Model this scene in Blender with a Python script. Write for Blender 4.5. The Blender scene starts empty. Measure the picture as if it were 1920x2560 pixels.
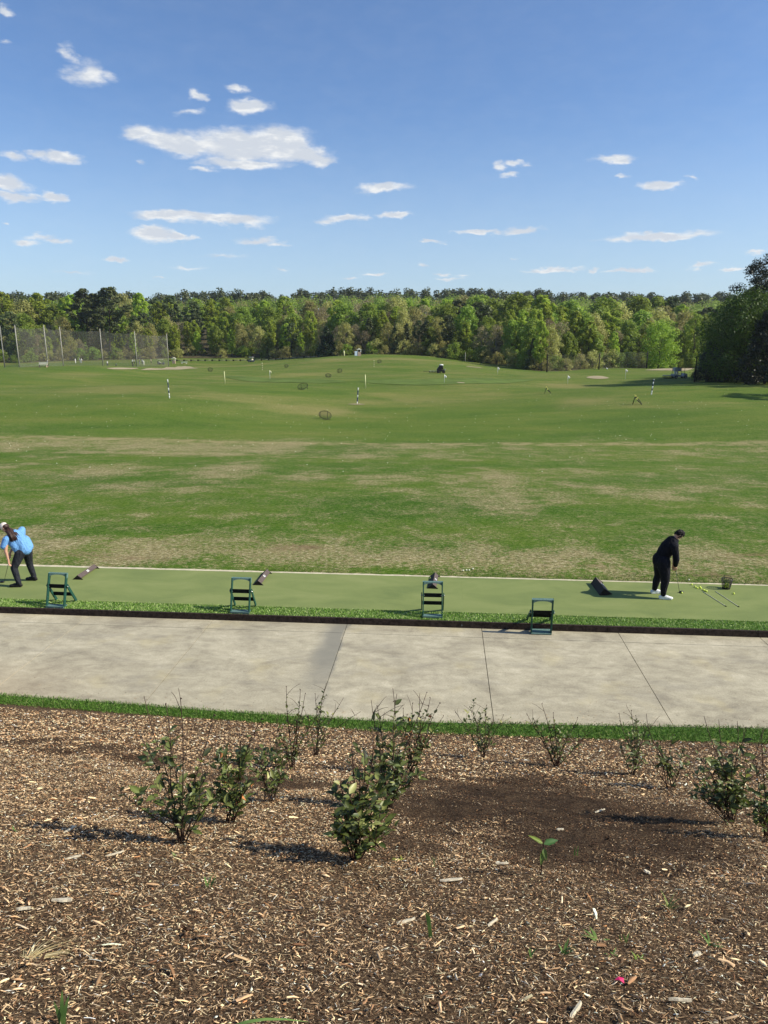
import bpy, math, random
import numpy as np
from mathutils import Vector, Matrix, noise as mnoise

random.seed(7)
rng = np.random.default_rng(11)
scene = bpy.context.scene
COL = scene.collection
R = math.radians
pi = math.pi

# ------------------------------------------------------------------ camera
H_CAM = 6.0
PITCH = R(13.6)
FPX = 1776.0
cam_data = bpy.data.cameras.new("camera")
cam = bpy.data.objects.new("camera", cam_data)
COL.objects.link(cam)
cam.location = (0, 0, H_CAM)
cam.rotation_euler = (R(90) - PITCH, 0, 0)
cam_data.sensor_fit = 'HORIZONTAL'
cam_data.sensor_width = 36
cam_data.lens = FPX / 1920 * 36
cam_data.clip_start = 0.05
cam_data.clip_end = 6000
scene.camera = cam

# ------------------------------------------------------------------ sun, sky, exposure
SUN_EL, SUN_AZ = R(38), R(-8)      # azimuth from +X towards +Y
sdir = Vector((math.cos(SUN_EL) * math.cos(SUN_AZ), math.cos(SUN_EL) * math.sin(SUN_AZ), math.sin(SUN_EL)))
sd = bpy.data.lights.new("sun", 'SUN')
sd.energy = 4.9
sd.angle = R(0.5)
sd.color = (1.0, 0.93, 0.77)
sun = bpy.data.objects.new("sun", sd)
COL.objects.link(sun)
sun.rotation_euler = sdir.to_track_quat('Z', 'Y').to_euler()
scene.view_settings.view_transform = 'Standard'
scene.view_settings.look = 'None'
scene.view_settings.exposure = 0.35
scene.view_settings.gamma = 1.0
SKY_STRENGTH = 0.095


def NN(nt, t, **kw):
    n = nt.nodes.new(t)
    for k, v in kw.items():
        if k == 'ins':
            for kk, vv in v.items():
                sock = n.inputs[kk]
                if isinstance(vv, bpy.types.NodeSocket):
                    nt.links.new(vv, sock)
                else:
                    sock.default_value = vv
        else:
            setattr(n, k, v)
    return n


def MATH(nt, op, a, b=None, c=None, clamp=False):
    n = nt.nodes.new('ShaderNodeMath')
    n.operation = op
    n.use_clamp = clamp
    for i, v in enumerate((a, b, c)):
        if v is None:
            continue
        if isinstance(v, bpy.types.NodeSocket):
            nt.links.new(v, n.inputs[i])
        else:
            n.inputs[i].default_value = v
    return n.outputs[0]


def VMATH(nt, op, a, b=None):
    n = nt.nodes.new('ShaderNodeVectorMath')
    n.operation = op
    for i, v in enumerate((a, b)):
        if v is None:
            continue
        if isinstance(v, bpy.types.NodeSocket):
            nt.links.new(v, n.inputs[i])
        else:
            n.inputs[i].default_value = v
    return n.outputs['Value'] if op in ('DOT_PRODUCT', 'LENGTH') else n.outputs[0]


def MIX(nt, f, a, b, blend='MIX'):
    n = nt.nodes.new('ShaderNodeMix')
    n.data_type = 'RGBA'
    n.blend_type = blend
    for i, v in ((0, f), (6, a), (7, b)):
        if isinstance(v, bpy.types.NodeSocket):
            nt.links.new(v, n.inputs[i])
        elif i == 0:
            n.inputs[0].default_value = v
        else:
            n.inputs[i].default_value = (*v[:3], 1)
    return n.outputs[2]


def NOISE(nt, vec, scale, detail=3, rough=0.55, dist=0.0, out=0):
    n = nt.nodes.new('ShaderNodeTexNoise')
    n.inputs['Scale'].default_value = scale
    n.inputs['Detail'].default_value = detail
    n.inputs['Roughness'].default_value = rough
    n.inputs['Distortion'].default_value = dist
    if vec is not None:
        nt.links.new(vec, n.inputs['Vector'])
    return n.outputs[out]


def RAMP(nt, fac, stops, interp='LINEAR'):
    n = nt.nodes.new('ShaderNodeValToRGB')
    cr = n.color_ramp
    cr.interpolation = interp
    while len(cr.elements) < len(stops):
        cr.elements.new(0.5)
    for e, (p, c) in zip(cr.elements, stops):
        e.position = p
        e.color = (*c, 1) if hasattr(c, '__len__') else (c, c, c, 1)
    nt.links.new(fac, n.inputs[0])
    return n.outputs[0]


def SMOOTH(nt, v, lo, hi, a=0.0, b=1.0):
    n = nt.nodes.new('ShaderNodeMapRange')
    n.interpolation_type = 'SMOOTHSTEP'
    nt.links.new(v, n.inputs[0])
    for i, x in ((1, lo), (2, hi), (3, a), (4, b)):
        n.inputs[i].default_value = x
    return n.outputs[0]


def pix_dir(px, py):
    a, b = (px - 960) / FPX, (1280 - py) / FPX
    v = Vector((a, math.cos(PITCH) + math.sin(PITCH) * b, -math.sin(PITCH) + math.cos(PITCH) * b))
    return v


# world: physical sky with small fair weather clouds given by bearing and height above the horizon
world = bpy.data.worlds.new("World")
scene.world = world
world.use_nodes = True
wt = world.node_tree
wt.nodes.clear()
wout = wt.nodes.new('ShaderNodeOutputWorld')
bg = wt.nodes.new('ShaderNodeBackground')
sky = wt.nodes.new('ShaderNodeTexSky')
sky.sky_type = 'NISHITA'
sky.sun_disc = False
sky.sun_elevation = SUN_EL
sky.sun_rotation = pi / 2 - SUN_AZ
sky.altitude = 300
sky.air_density = 1.0
sky.dust_density = 0.9
sky.ozone_density = 2.2
tc = wt.nodes.new('ShaderNodeTexCoord')
sep = NN(wt, 'ShaderNodeSeparateXYZ', ins={0: tc.outputs['Generated']})
az = MATH(wt, 'ARCTAN2', sep.outputs[0], sep.outputs[1])
el = MATH(wt, 'ARCSINE', sep.outputs[2])
comb = NN(wt, 'ShaderNodeCombineXYZ', ins={0: az, 1: el})
AE = comb.outputs[0]
# stretched noise: clouds get flatter towards the horizon
stretch = VMATH(wt, 'MULTIPLY', AE, (1.0, 2.1, 1.0))
n1 = NOISE(wt, stretch, 22, 7, 0.62, 0.2)
n2 = NOISE(wt, stretch, 55, 3, 0.5)
wcol = NOISE(wt, stretch, 16, 5, 0.6, 0.0, 1)
wv = VMATH(wt, 'MULTIPLY', VMATH(wt, 'SUBTRACT', wcol, (0.5, 0.5, 0.5)), (0.070, 0.026, 0.0))
wcol2 = NOISE(wt, stretch, 60, 4, 0.65, 0.0, 1)
wv2 = VMATH(wt, 'MULTIPLY', VMATH(wt, 'SUBTRACT', wcol2, (0.5, 0.5, 0.5)), (0.014, 0.007, 0.0))
AEW = VMATH(wt, 'ADD', VMATH(wt, 'ADD', AE, wv), wv2)
# (px, py, half width px, half height px, strength)
CLOUDS = [
    (222, 180, 62, 42, .62), (170, 135, 26, 24, .35), (280, 185, 34, 18, .3), (15, 25, 28, 12, .35), (8, 105, 20, 9, .3),
    (487, 240, 26, 13, .6), (590, 218, 34, 12, .5), (615, 262, 66, 23, .85), (470, 280, 36, 9, .25),
    (345, 335, 60, 22, .75), (450, 355, 110, 34, .95), (590, 365, 150, 46, 1.1), (690, 365, 110, 46, 1.1), (765, 388, 70, 30, .95),
    (605, 412, 120, 16, .85), (510, 424, 40, 7, .4),
    (160, 395, 48, 20, .95), (110, 390, 46, 15, .7), (30, 393, 60, 14, .45), (350, 407, 14, 7, .3),
    (10, 458, 62, 24, .8), (35, 496, 70, 16, .7), (118, 494, 38, 14, .75),
    (960, 471, 74, 14, .95), (860, 545, 60, 11, .8), (830, 551, 56, 9, .6), (982, 536, 56, 8, .85),
    (440, 540, 130, 17, .9), (560, 552, 130, 17, .95), (385, 583, 66, 19, 1.0), (440, 590, 44, 12, .85), (640, 600, 60, 11, .6), (690, 609, 46, 7, .5),
    (105, 592, 60, 8, .5), (65, 604, 50, 9, .6), (150, 601, 36, 8, .5), (277, 645, 34, 7, .8), (10, 560, 14, 5, .5),
    (1255, 412, 26, 12, .6), (1300, 406, 34, 9, .6), (1280, 434, 34, 8, .5), (1532, 404, 60, 15, .85), (1550, 443, 26, 5, .3),
    (1645, 464, 64, 14, .95), (1725, 440, 20, 6, .35), (1200, 579, 74, 7, .75), (1318, 575, 60, 10, .85), (1085, 600, 36, 6, .7),
    (1640, 594, 150, 13, .95), (1560, 598, 90, 7, .6), (1870, 632, 36, 7, .75), (1380, 673, 90, 7, .7), (1490, 674, 20, 4, .7), (1570, 679, 56, 6, .8),
    (1755, 664, 46, 6, .5), (1845, 673, 40, 6, .8), (935, 679, 36, 5, .6), (1055, 663, 24, 4, .4), (1110, 680, 30, 5, .5), (1160, 686, 26, 5, .5), (1130, 693, 40, 4, .5),
    (880, 692, 26, 4, .4), (1275, 641, 24, 4, .3), (400, 692, 20, 4, .4), (700, 665, 30, 5, .25), (560, 640, 60, 7, .2), (180, 680, 60, 5, .2), (480, 668, 50, 5, .2),
]
acc = None
for (cx, cy, hw, hh, s) in CLOUDS:
    d = pix_dir(cx, cy).normalized()
    a0, e0 = math.atan2(d.x, d.y), math.asin(d.z)
    d1 = pix_dir(cx + hw, cy).normalized()
    d2 = pix_dir(cx, cy - hh).normalized()
    sa = abs(math.atan2(d1.x, d1.y) - a0) * 1.16
    se = abs(math.asin(d2.z) - e0) * 1.2
    v = VMATH(wt, 'SUBTRACT', AEW, (a0, e0, 0))
    v = VMATH(wt, 'MULTIPLY', v, (1 / sa, 1 / se, 0))
    l = VMATH(wt, 'LENGTH', v)
    m = MATH(wt, 'SUBTRACT', 1.0, l, clamp=True)
    m = MATH(wt, 'MULTIPLY', m, 0.25 + s * 0.98)
    acc = m if acc is None else MATH(wt, 'SMOOTH_MAX', acc, m, 0.08)
nz = MATH(wt, 'MULTIPLY_ADD', n1, 1.1, -0.55)
nz2 = MATH(wt, 'MULTIPLY_ADD', n2, 0.3, -0.15)
dens = MATH(wt, 'ADD', acc, MATH(wt, 'MULTIPLY', MATH(wt, 'ADD', nz, nz2), MATH(wt, 'MULTIPLY', acc, 3.0, clamp=True)))
alpha = SMOOTH(wt, dens, -0.06, 0.72)
alpha = MATH(wt, 'MULTIPLY', alpha, SMOOTH(wt, acc, 0.0, 0.10))
alpha = MATH(wt, 'MULTIPLY', alpha, SMOOTH(wt, acc, 0.0, 0.55, 0.50, 0.97))
shade = SMOOTH(wt, MATH(wt, 'ADD', NOISE(wt, VMATH(wt, 'MULTIPLY', AE, (1.0, 3.2, 1.0)), 26, 5, 0.6), MATH(wt, 'MULTIPLY_ADD', acc, -0.22, 0.08)), 0.36, 0.60)
ccol = MIX(wt, shade, (5.5, 5.9, 6.5), (7.6, 7.7, 7.7))
skyc = MIX(wt, 1.0, sky.outputs[0], (0.84, 1.03, 1.27), 'MULTIPLY')
skyc = MIX(wt, SMOOTH(wt, el, 0.0, 0.30, 0.50, 0.0), skyc, (5.2, 6.35, 7.2))
final = MIX(wt, alpha, skyc, ccol)
wt.links.new(final, bg.inputs[0])
bg.inputs[1].default_value = SKY_STRENGTH
wt.links.new(bg.outputs[0], wout.inputs[0])

# ------------------------------------------------------------------ frame of the path (u along it, v away from the camera)
YAW = R(4.7)
CU, SU = math.cos(YAW), math.sin(YAW)


def UV(u, v, z=0.0):
    return Vector((u * CU + v * SU, -u * SU + v * CU, z))


def toUV(x, y):
    return x * CU - y * SU, x * SU + y * CU


MZ = 0.138       # height of the hitting mat above the path


def at(px, py, z=MZ):
    d = pix_dir(px, py)
    t = (z - H_CAM) / d.z
    return Vector((d.x * t, d.y * t, z))


# ------------------------------------------------------------------ object helpers
def tag(o, label=None, cat=None, group=None, kind=None):
    if label: o['label'] = label
    if cat: o['category'] = cat
    if group: o['group'] = group
    if kind: o['kind'] = kind
    return o


def empty(name, loc=(0, 0, 0), rz=0.0):
    o = bpy.data.objects.new(name, None)
    o.empty_display_size = 0.2
    COL.objects.link(o)
    o.location = loc
    o.rotation_euler = (0, 0, rz)
    return o


def copy_tree(o, parent=None):
    c = o.copy()
    COL.objects.link(c)
    c.parent = parent
    for ch in list(o.children):
        copy_tree(ch, c)
    return c


class MB:
    def __init__(self):
        self.v, self.f, self.smooth = [], [], []

    def add(self, vs, fs, smooth=False):
        b = len(self.v)
        self.v.extend([tuple(p) for p in vs])
        self.f.extend([tuple(i + b for i in f) for f in fs])
        self.smooth.extend([smooth] * len(fs))
        return self

    def box(self, c, s, rot=None, taper=1.0):
        hx, hy, hz = s[0] / 2, s[1] / 2, s[2] / 2
        vs = []
        for z in (-1, 1):
            k = taper if z > 0 else 1
            for x, y in ((-1, -1), (1, -1), (1, 1), (-1, 1)):
                p = Vector((x * hx * k, y * hy * k, z * hz))
                if rot is not None: p = rot @ p
                vs.append(p + Vector(c))
        return self.add(vs, [(3, 2, 1, 0), (4, 5, 6, 7), (0, 1, 5, 4), (1, 2, 6, 5), (2, 3, 7, 6), (3, 0, 4, 7)])

    def bar(self, p0, p1, w, t, side=None):
        """box from p0 to p1, w wide along side, t thick across"""
        p0, p1 = Vector(p0), Vector(p1)
        d = (p1 - p0).normalized()
        s = Vector(side) if side is not None else Vector((1, 0, 0))
        s = (s - d * s.dot(d)).normalized()
        n = d.cross(s)
        vs = []
        for p in (p0, p1):
            for a, b in ((-1, -1), (1, -1), (1, 1), (-1, 1)):
                vs.append(p + s * a * w / 2 + n * b * t / 2)
        return self.add(vs, [(3, 2, 1, 0), (4, 5, 6, 7), (0, 1, 5, 4), (1, 2, 6, 5), (2, 3, 7, 6), (3, 0, 4, 7)])

    def tube(self, pts, rad, n=8, caps=True, smooth=True, closed=False):
        pts = [Vector(p) for p in pts]
        if not hasattr(rad, '__len__'): rad = [rad] * len(pts)
        m = len(pts)
        vs = []
        prev = None
        for i, p in enumerate(pts):
            if closed:
                d = pts[(i + 1) % m] - pts[i - 1]
            else:
                d = pts[min(i + 1, m - 1)] - pts[max(i - 1, 0)]
            if d.length < 1e-9: d = Vector((0, 0, 1))
            d.normalize()
            if prev is None:
                s = Vector((1, 0, 0)) if abs(d.x) < 0.9 else Vector((0, 1, 0))
            else:
                s = prev
            s = (s - d * s.dot(d)).normalized()
            prev = s
            t = d.cross(s)
            for k in range(n):
                a = 2 * pi * k / n
                vs.append(p + (s * math.cos(a) + t * math.sin(a)) * rad[i])
        fs = []
        for i in range(m if closed else m - 1):
            j = (i + 1) % m
            for k in range(n):
                l = (k + 1) % n
                fs.append((i * n + k, i * n + l, j * n + l, j * n + k))
        self.add(vs, fs, smooth)
        if caps and not closed:
            b = len(self.v) - len(vs)
            self.f.append(tuple(b + k for k in reversed(range(n))))
            self.f.append(tuple(b + (m - 1) * n + k for k in range(n)))
            self.smooth += [False, False]
        return self

    def ball(self, c, r, n=12, m=8, rot=None):
        if not hasattr(r, '__len__'): r = (r, r, r)
        vs, fs = [], []
        for i in range(m + 1):
            ph = pi * i / m
            for k in range(n):
                a = 2 * pi * k / n
                p = Vector((r[0] * math.sin(ph) * math.cos(a), r[1] * math.sin(ph) * math.sin(a), r[2] * math.cos(ph)))
                if rot is not None: p = rot @ p
                vs.append(p + Vector(c))
        for i in range(m):
            for k in range(n):
                l = (k + 1) % n
                fs.append((i * n + k, (i + 1) * n + k, (i + 1) * n + l, i * n + l))
        return self.add(vs, fs, True)

    def cap(self, p0, r0, p1, r1, n=14):
        """tapered capsule"""
        p0, p1 = Vector(p0), Vector(p1)
        d = p1 - p0
        L = max(d.length, 1e-6)
        d = d / L
        pts, rad = [], []
        for a in (80, 55, 30):
            pts.append(p0 - d * r0 * math.sin(R(a))); rad.append(r0 * math.cos(R(a)))
        pts.append(p0); rad.append(r0)
        pts.append(p1); rad.append(r1)
        for a in (30, 55, 80):
            pts.append(p1 + d * r1 * math.sin(R(a))); rad.append(r1 * math.cos(R(a)))
        return self.tube(pts, rad, n)

    def chain(self, pts, rad, n=14):
        for i in range(len(pts) - 1):
            self.cap(pts[i], rad[i], pts[i + 1], rad[i + 1], n)
        return self

    def mesh(self, name):
        me = bpy.data.meshes.new(name)
        me.from_pydata(self.v, [], self.f)
        me.polygons.foreach_set('use_smooth', self.smooth)
        me.update()
        return me

    def build(self, name, mat, parent=None, bevel=0.0):
        o = bpy.data.objects.new(name, self.mesh(name))
        COL.objects.link(o)
        o.data.materials.append(mat)
        o.parent = parent
        if bevel:
            b = o.modifiers.new('bevel', 'BEVEL')
            b.width = bevel
            b.segments = 2
            b.limit_method = 'ANGLE'
        return o


def np_object(name, verts, faces, mat, parent=None, smooth=False, col=None, attr='tint'):
    """verts (n,3), faces (m,k) of equal size k"""
    me = bpy.data.meshes.new(name)
    nv, nf, k = len(verts), len(faces), faces.shape[1]
    me.vertices.add(nv)
    me.vertices.foreach_set('co', np.ascontiguousarray(verts, dtype=np.float32).ravel())
    me.loops.add(nf * k)
    me.loops.foreach_set('vertex_index', np.ascontiguousarray(faces, dtype=np.int32).ravel())
    me.polygons.add(nf)
    me.polygons.foreach_set('loop_start', np.arange(0, nf * k, k, dtype=np.int32))
    me.polygons.foreach_set('loop_total', np.full(nf, k, dtype=np.int32))
    if smooth:
        me.polygons.foreach_set('use_smooth', np.ones(nf, dtype=bool))
    me.update(calc_edges=True)
    if col is not None:
        a = me.attributes.new(attr, 'FLOAT_COLOR', 'POINT')
        c = np.ones((nv, 4), dtype=np.float32)
        c[:, :3] = col
        a.data.foreach_set('color', c.ravel())
    o = bpy.data.objects.new(name, me)
    COL.objects.link(o)
    me.materials.append(mat)
    o.parent = parent
    return o


def remeshed(mb, name, mat, parent, voxel=0.008, smooth=6):
    o = mb.build(name, mat, parent)
    m = o.modifiers.new('r', 'REMESH')
    m.mode = 'VOXEL'
    m.voxel_size = voxel
    m.use_smooth_shade = True
    s = o.modifiers.new('s', 'SMOOTH')
    s.iterations = smooth
    s.factor = 0.5
    return o


# ------------------------------------------------------------------ materials
def new_mat(name):
    m = bpy.data.materials.new(name)
    m.use_nodes = True
    nt = m.node_tree
    b = nt.nodes['Principled BSDF']
    return m, nt, b


def simple(name, c, rough=0.6, var=0.25, scale=30, bump=0.0, spec=0.3, metal=0.0, c2=None, obj=True):
    m, nt, b = new_mat(name)
    t = nt.nodes.new('ShaderNodeTexCoord')
    vec = t.outputs['Object'] if obj else NN(nt, 'ShaderNodeNewGeometry').outputs['Position']
    n = NOISE(nt, vec, scale, 5, 0.6)
    c2 = c2 or tuple(x * (1 - var) for x in c)
    col = MIX(nt, SMOOTH(nt, n, 0.35, 0.65), c, c2)
    nt.links.new(col, b.inputs['Base Color'])
    b.inputs['Roughness'].default_value = rough
    b.inputs['Specular IOR Level'].default_value = spec
    b.inputs['Metallic'].default_value = metal
    if bump:
        bp = NN(nt, 'ShaderNodeBump', ins={'Strength': bump, 'Distance': 0.01, 'Height': NOISE(nt, vec, scale * 4, 4, 0.6)})
        nt.links.new(bp.outputs[0], b.inputs['Normal'])
    return m


def leafmat(name, c1, c2, trans=0.35, rough=0.5, rand=0.25, spec=0.3, attr=True):
    """foliage: colours vary from leaf cluster to leaf cluster and from tree to tree"""
    m, nt, b = new_mat(name)
    out = nt.nodes['Material Output']
    at_ = NN(nt, 'ShaderNodeAttribute', attribute_name='tint')
    oi = nt.nodes.new('ShaderNodeObjectInfo')
    sx = NN(nt, 'ShaderNodeSeparateColor', ins={0: at_.outputs['Color']})
    col = MIX(nt, sx.outputs[0], c1, c2)
    k = MATH(nt, 'MULTIPLY_ADD', oi.outputs['Random'], 2 * rand, 1 - rand)
    hs = NN(nt, 'ShaderNodeHueSaturation', ins={'Hue': MATH(nt, 'MULTIPLY_ADD', oi.outputs['Random'], 0.03, 0.487), 'Saturation': 1.0, 'Value': k, 'Color': col})
    cc = hs.outputs[0]
    nt.links.new(cc, b.inputs['Base Color'])
    b.inputs['Roughness'].default_value = rough
    b.inputs['Specular IOR Level'].default_value = spec
    tr = NN(nt, 'ShaderNodeBsdfTranslucent', ins={0: cc})
    mx = NN(nt, 'ShaderNodeMixShader', ins={0: trans, 1: b.outputs[0], 2: tr.outputs[0]})
    nt.links.new(mx.outputs[0], out.inputs[0])
    return m


def mat_concrete():
    m, nt, b = new_mat('concrete')
    pos = NN(nt, 'ShaderNodeNewGeometry').outputs['Position']
    rot = NN(nt, 'ShaderNodeVectorRotate', rotation_type='Z_AXIS', ins={0: pos, 'Angle': YAW})
    p = rot.outputs[0]
    big = NOISE(nt, VMATH(nt, 'MULTIPLY', p, (0.75, 1.0, 1.0)), 0.9, 8, 0.68, 0.8)
    mid = NOISE(nt, VMATH(nt, 'MULTIPLY', p, (0.7, 1.3, 1.0)), 4.2, 8, 0.72, 0.5)
    fine = NOISE(nt, VMATH(nt, 'MULTIPLY', p, (1, 2.2, 1.0)), 34, 4, 0.75)
    k = MATH(nt, 'ADD', MATH(nt, 'MULTIPLY', big, 0.55), MATH(nt, 'MULTIPLY', mid, 0.45))
    col = RAMP(nt, k, [(0.37, (0.25, 0.218, 0.158)), (0.46, (0.355, 0.315, 0.225)), (0.54, (0.435, 0.388, 0.278)), (0.63, (0.54, 0.485, 0.355))])
    col = MIX(nt, SMOOTH(nt, fine, 0.47, 0.72, 0.0, 0.62), col, (0.17, 0.15, 0.11))
    col = MIX(nt, SMOOTH(nt, fine, 0.50, 0.25, 0.0, 0.4), col, (0.66, 0.61, 0.47))
    col = MIX(nt, SMOOTH(nt, NOISE(nt, p, 1.1, 3), 0.55, 0.75, 0.0, 0.3), col, (0.50, 0.42, 0.22))
    # damp grey stain that follows one joint, and darker blotches along the kerb
    s = NN(nt, 'ShaderNodeSeparateXYZ', ins={0: p})
    wob = MATH(nt, 'MULTIPLY_ADD', NOISE(nt, p, 1.3, 4), 0.5, -0.25)
    u = MATH(nt, 'ADD', s.outputs[0], wob)
    st = MATH(nt, 'MULTIPLY', SMOOTH(nt, u, -2.62, -2.2), SMOOTH(nt, u, -1.98, -1.9, 1.0, 0.0))
    st = MATH(nt, 'MULTIPLY', st, SMOOTH(nt, s.outputs[1], 11.0, 12.8, 0.3, 0.85))
    col = MIX(nt, st, col, (0.21, 0.20, 0.165))
    st2 = MATH(nt, 'MULTIPLY', SMOOTH(nt, NOISE(nt, VMATH(nt, 'MULTIPLY', p, (0.4, 1, 1)), 1.7, 5, 0.6), 0.52, 0.7), 0.35)
    col = MIX(nt, st2, col, (0.22, 0.20, 0.165))
    # browner soil wash at the low left edge
    so = MATH(nt, 'MULTIPLY', SMOOTH(nt, s.outputs[0], -9.5, -5.0, 1.0, 0.0), SMOOTH(nt, s.outputs[1], 10.6, 12.6, 0.55, 0.0))
    col = MIX(nt, so, col, (0.42, 0.32, 0.20))
    nt.links.new(col, b.inputs['Base Color'])
    b.inputs['Roughness'].default_value = 0.85
    b.inputs['Specular IOR Level'].default_value = 0.2
    bp = NN(nt, 'ShaderNodeBump', ins={'Strength': 0.35, 'Distance': 0.004, 'Height': NOISE(nt, VMATH(nt, 'MULTIPLY', p, (1, 2.5, 1)), 45, 4, 0.7)})
    nt.links.new(bp.outputs[0], b.inputs['Normal'])
    return m


def mat_fairway():
    m, nt, b = new_mat('range_grass')
    pos = NN(nt, 'ShaderNodeNewGeometry').outputs['Position']
    p = NN(nt, 'ShaderNodeVectorRotate', rotation_type='Z_AXIS', ins={0: pos, 'Angle': YAW}).outputs[0]
    s = NN(nt, 'ShaderNodeSeparateXYZ', ins={0: p})
    U, V = s.outputs[0], s.outputs[1]
    lv = MATH(nt, 'DIVIDE', MATH(nt, 'LOGARITHM', V, 2.0), 10.0)      # log2(v)/10: 17 m .409, 32 m .5, 64 m .6, 256 m .8
    wig = MATH(nt, 'MULTIPLY_ADD', NOISE(nt, p, 0.12, 4), 0.06, -0.03)
    lw = MATH(nt, 'ADD', lv, wig)
    # base greens
    g = NOISE(nt, VMATH(nt, 'MULTIPLY', p, (0.5, 1.3, 1)), 0.16, 7, 0.62, 0.5)
    gf = NOISE(nt, VMATH(nt, 'MULTIPLY', p, (0.7, 1.4, 1)), 2.6, 6, 0.7)
    gff = NOISE(nt, VMATH(nt, 'MULTIPLY', p, (0.8, 0.8, 1)), 9, 8, 0.92)
    base = RAMP(nt, MATH(nt, 'ADD', MATH(nt, 'MULTIPLY', g, 0.72), MATH(nt, 'MULTIPLY', gf, 0.28)),
                [(0.34, (0.040, 0.106, 0.005)), (0.47, (0.064, 0.138, 0.008)), (0.58, (0.096, 0.160, 0.014)), (0.7, (0.140, 0.180, 0.028))])
    farc = RAMP(nt, MATH(nt, 'ADD', MATH(nt, 'MULTIPLY', g, 0.75), MATH(nt, 'MULTIPLY', gf, 0.25)),
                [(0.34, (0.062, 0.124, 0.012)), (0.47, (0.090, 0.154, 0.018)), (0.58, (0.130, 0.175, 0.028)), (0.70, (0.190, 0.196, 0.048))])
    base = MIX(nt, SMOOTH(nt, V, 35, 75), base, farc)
    base = MIX(nt, 1.0, base, (0.84, 0.86, 0.80), 'MULTIPLY')
    # worn straw patches: their amount depends on the distance band
    amount = RAMP(nt, lw, [(0.40, 0.36), (0.415, 0.54), (0.432, 0.58), (0.448, 0.46), (0.470, 0.43), (0.50, 0.47), (0.525, 0.49),
                           (0.545, 0.33), (0.556, 0.52), (0.576, 0.50), (0.590, 0.30), (0.615, 0.26), (0.645, 0.46), (0.66, 0.42), (0.70, 0.47), (0.80, 0.46)])
    pn = NOISE(nt, VMATH(nt, 'MULTIPLY', p, (0.8, 0.9, 1)), 0.8, 7, 0.66, 0.7)
    wn = NN(nt, 'ShaderNodeAttribute', attribute_name='worn').outputs['Fac']
    pf = NOISE(nt, VMATH(nt, 'MULTIPLY', p, (0.7, 1.2, 1)), 11, 7, 0.88)
    farn = NOISE(nt, VMATH(nt, 'MULTIPLY', p, (0.3, 0.42, 1)), 0.16, 6, 0.6, 0.8)
    pn2 = MIX(nt, SMOOTH(nt, V, 45, 85), pn, farn)
    k = MATH(nt, 'ADD', MATH(nt, 'ADD', pn2, MATH(nt, 'ADD', MATH(nt, 'MULTIPLY_ADD', amount, 0.55, 0.10), MATH(nt, 'MULTIPLY', wn, 0.25))), MATH(nt, 'MULTIPLY_ADD', pf, 2.3, -1.15))
    patch = SMOOTH(nt, k, 0.86, 1.12)
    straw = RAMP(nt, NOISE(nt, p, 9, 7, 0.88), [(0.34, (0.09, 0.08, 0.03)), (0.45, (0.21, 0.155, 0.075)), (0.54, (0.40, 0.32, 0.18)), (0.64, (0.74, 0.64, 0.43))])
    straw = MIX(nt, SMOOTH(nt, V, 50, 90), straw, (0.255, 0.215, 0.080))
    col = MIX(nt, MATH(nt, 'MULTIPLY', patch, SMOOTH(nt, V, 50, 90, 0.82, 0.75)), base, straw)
    # reddish bare soil spots beside the mats
    soil = SMOOTH(nt, MATH(nt, 'ADD', NOISE(nt, VMATH(nt, 'MULTIPLY', p, (0.5, 1, 1)), 0.62, 4, 0.5), MATH(nt, 'MULTIPLY', pf, 0.2)), 0.68, 0.80)
    soil = MATH(nt, 'MULTIPLY', soil, SMOOTH(nt, V, 19.6, 21.0, 0.8, 0.0))
    col = MIX(nt, soil, col, (0.20, 0.125, 0.075))
    # thin straw line left by the old tee line
    wl = MATH(nt, 'ADD', V, MATH(nt, 'MULTIPLY_ADD', NOISE(nt, p, 0.25, 4), 1.6, -0.8))
    ln = MATH(nt, 'MULTIPLY', SMOOTH(nt, wl, 54.6, 55.6), SMOOTH(nt, wl, 56.2, 57.6, 1.0, 0.0))
    ln = MATH(nt, 'MULTIPLY', ln, SMOOTH(nt, NOISE(nt, p, 0.9, 4), 0.36, 0.62, 0.05, 0.75))
    col = MIX(nt, ln, col, (0.34, 0.27, 0.14))
    # fine light and dark blades
    col = MIX(nt, SMOOTH(nt, gff, 0.50, 0.64, 0.0, 0.60), col, (0.28, 0.28, 0.10))
    col = MIX(nt, SMOOTH(nt, gff, 0.50, 0.36, 0.0, 0.75), col, (0.016, 0.040, 0.004))
    nt.links.new(col, b.inputs['Base Color'])
    b.inputs['Roughness'].default_value = 0.9
    b.inputs['Specular IOR Level'].default_value = 0.08
    hsum = MATH(nt, 'ADD', MATH(nt, 'MULTIPLY', NOISE(nt, p, 22, 4, 0.75), 0.03), MATH(nt, 'MULTIPLY', NOISE(nt, p, 3.1, 4, 0.7), 0.06))
    bp = NN(nt, 'ShaderNodeBump', ins={'Strength': 0.8, 'Distance': 1.0, 'Height': hsum})
    nt.links.new(bp.outputs[0], b.inputs['Normal'])
    return m


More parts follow.
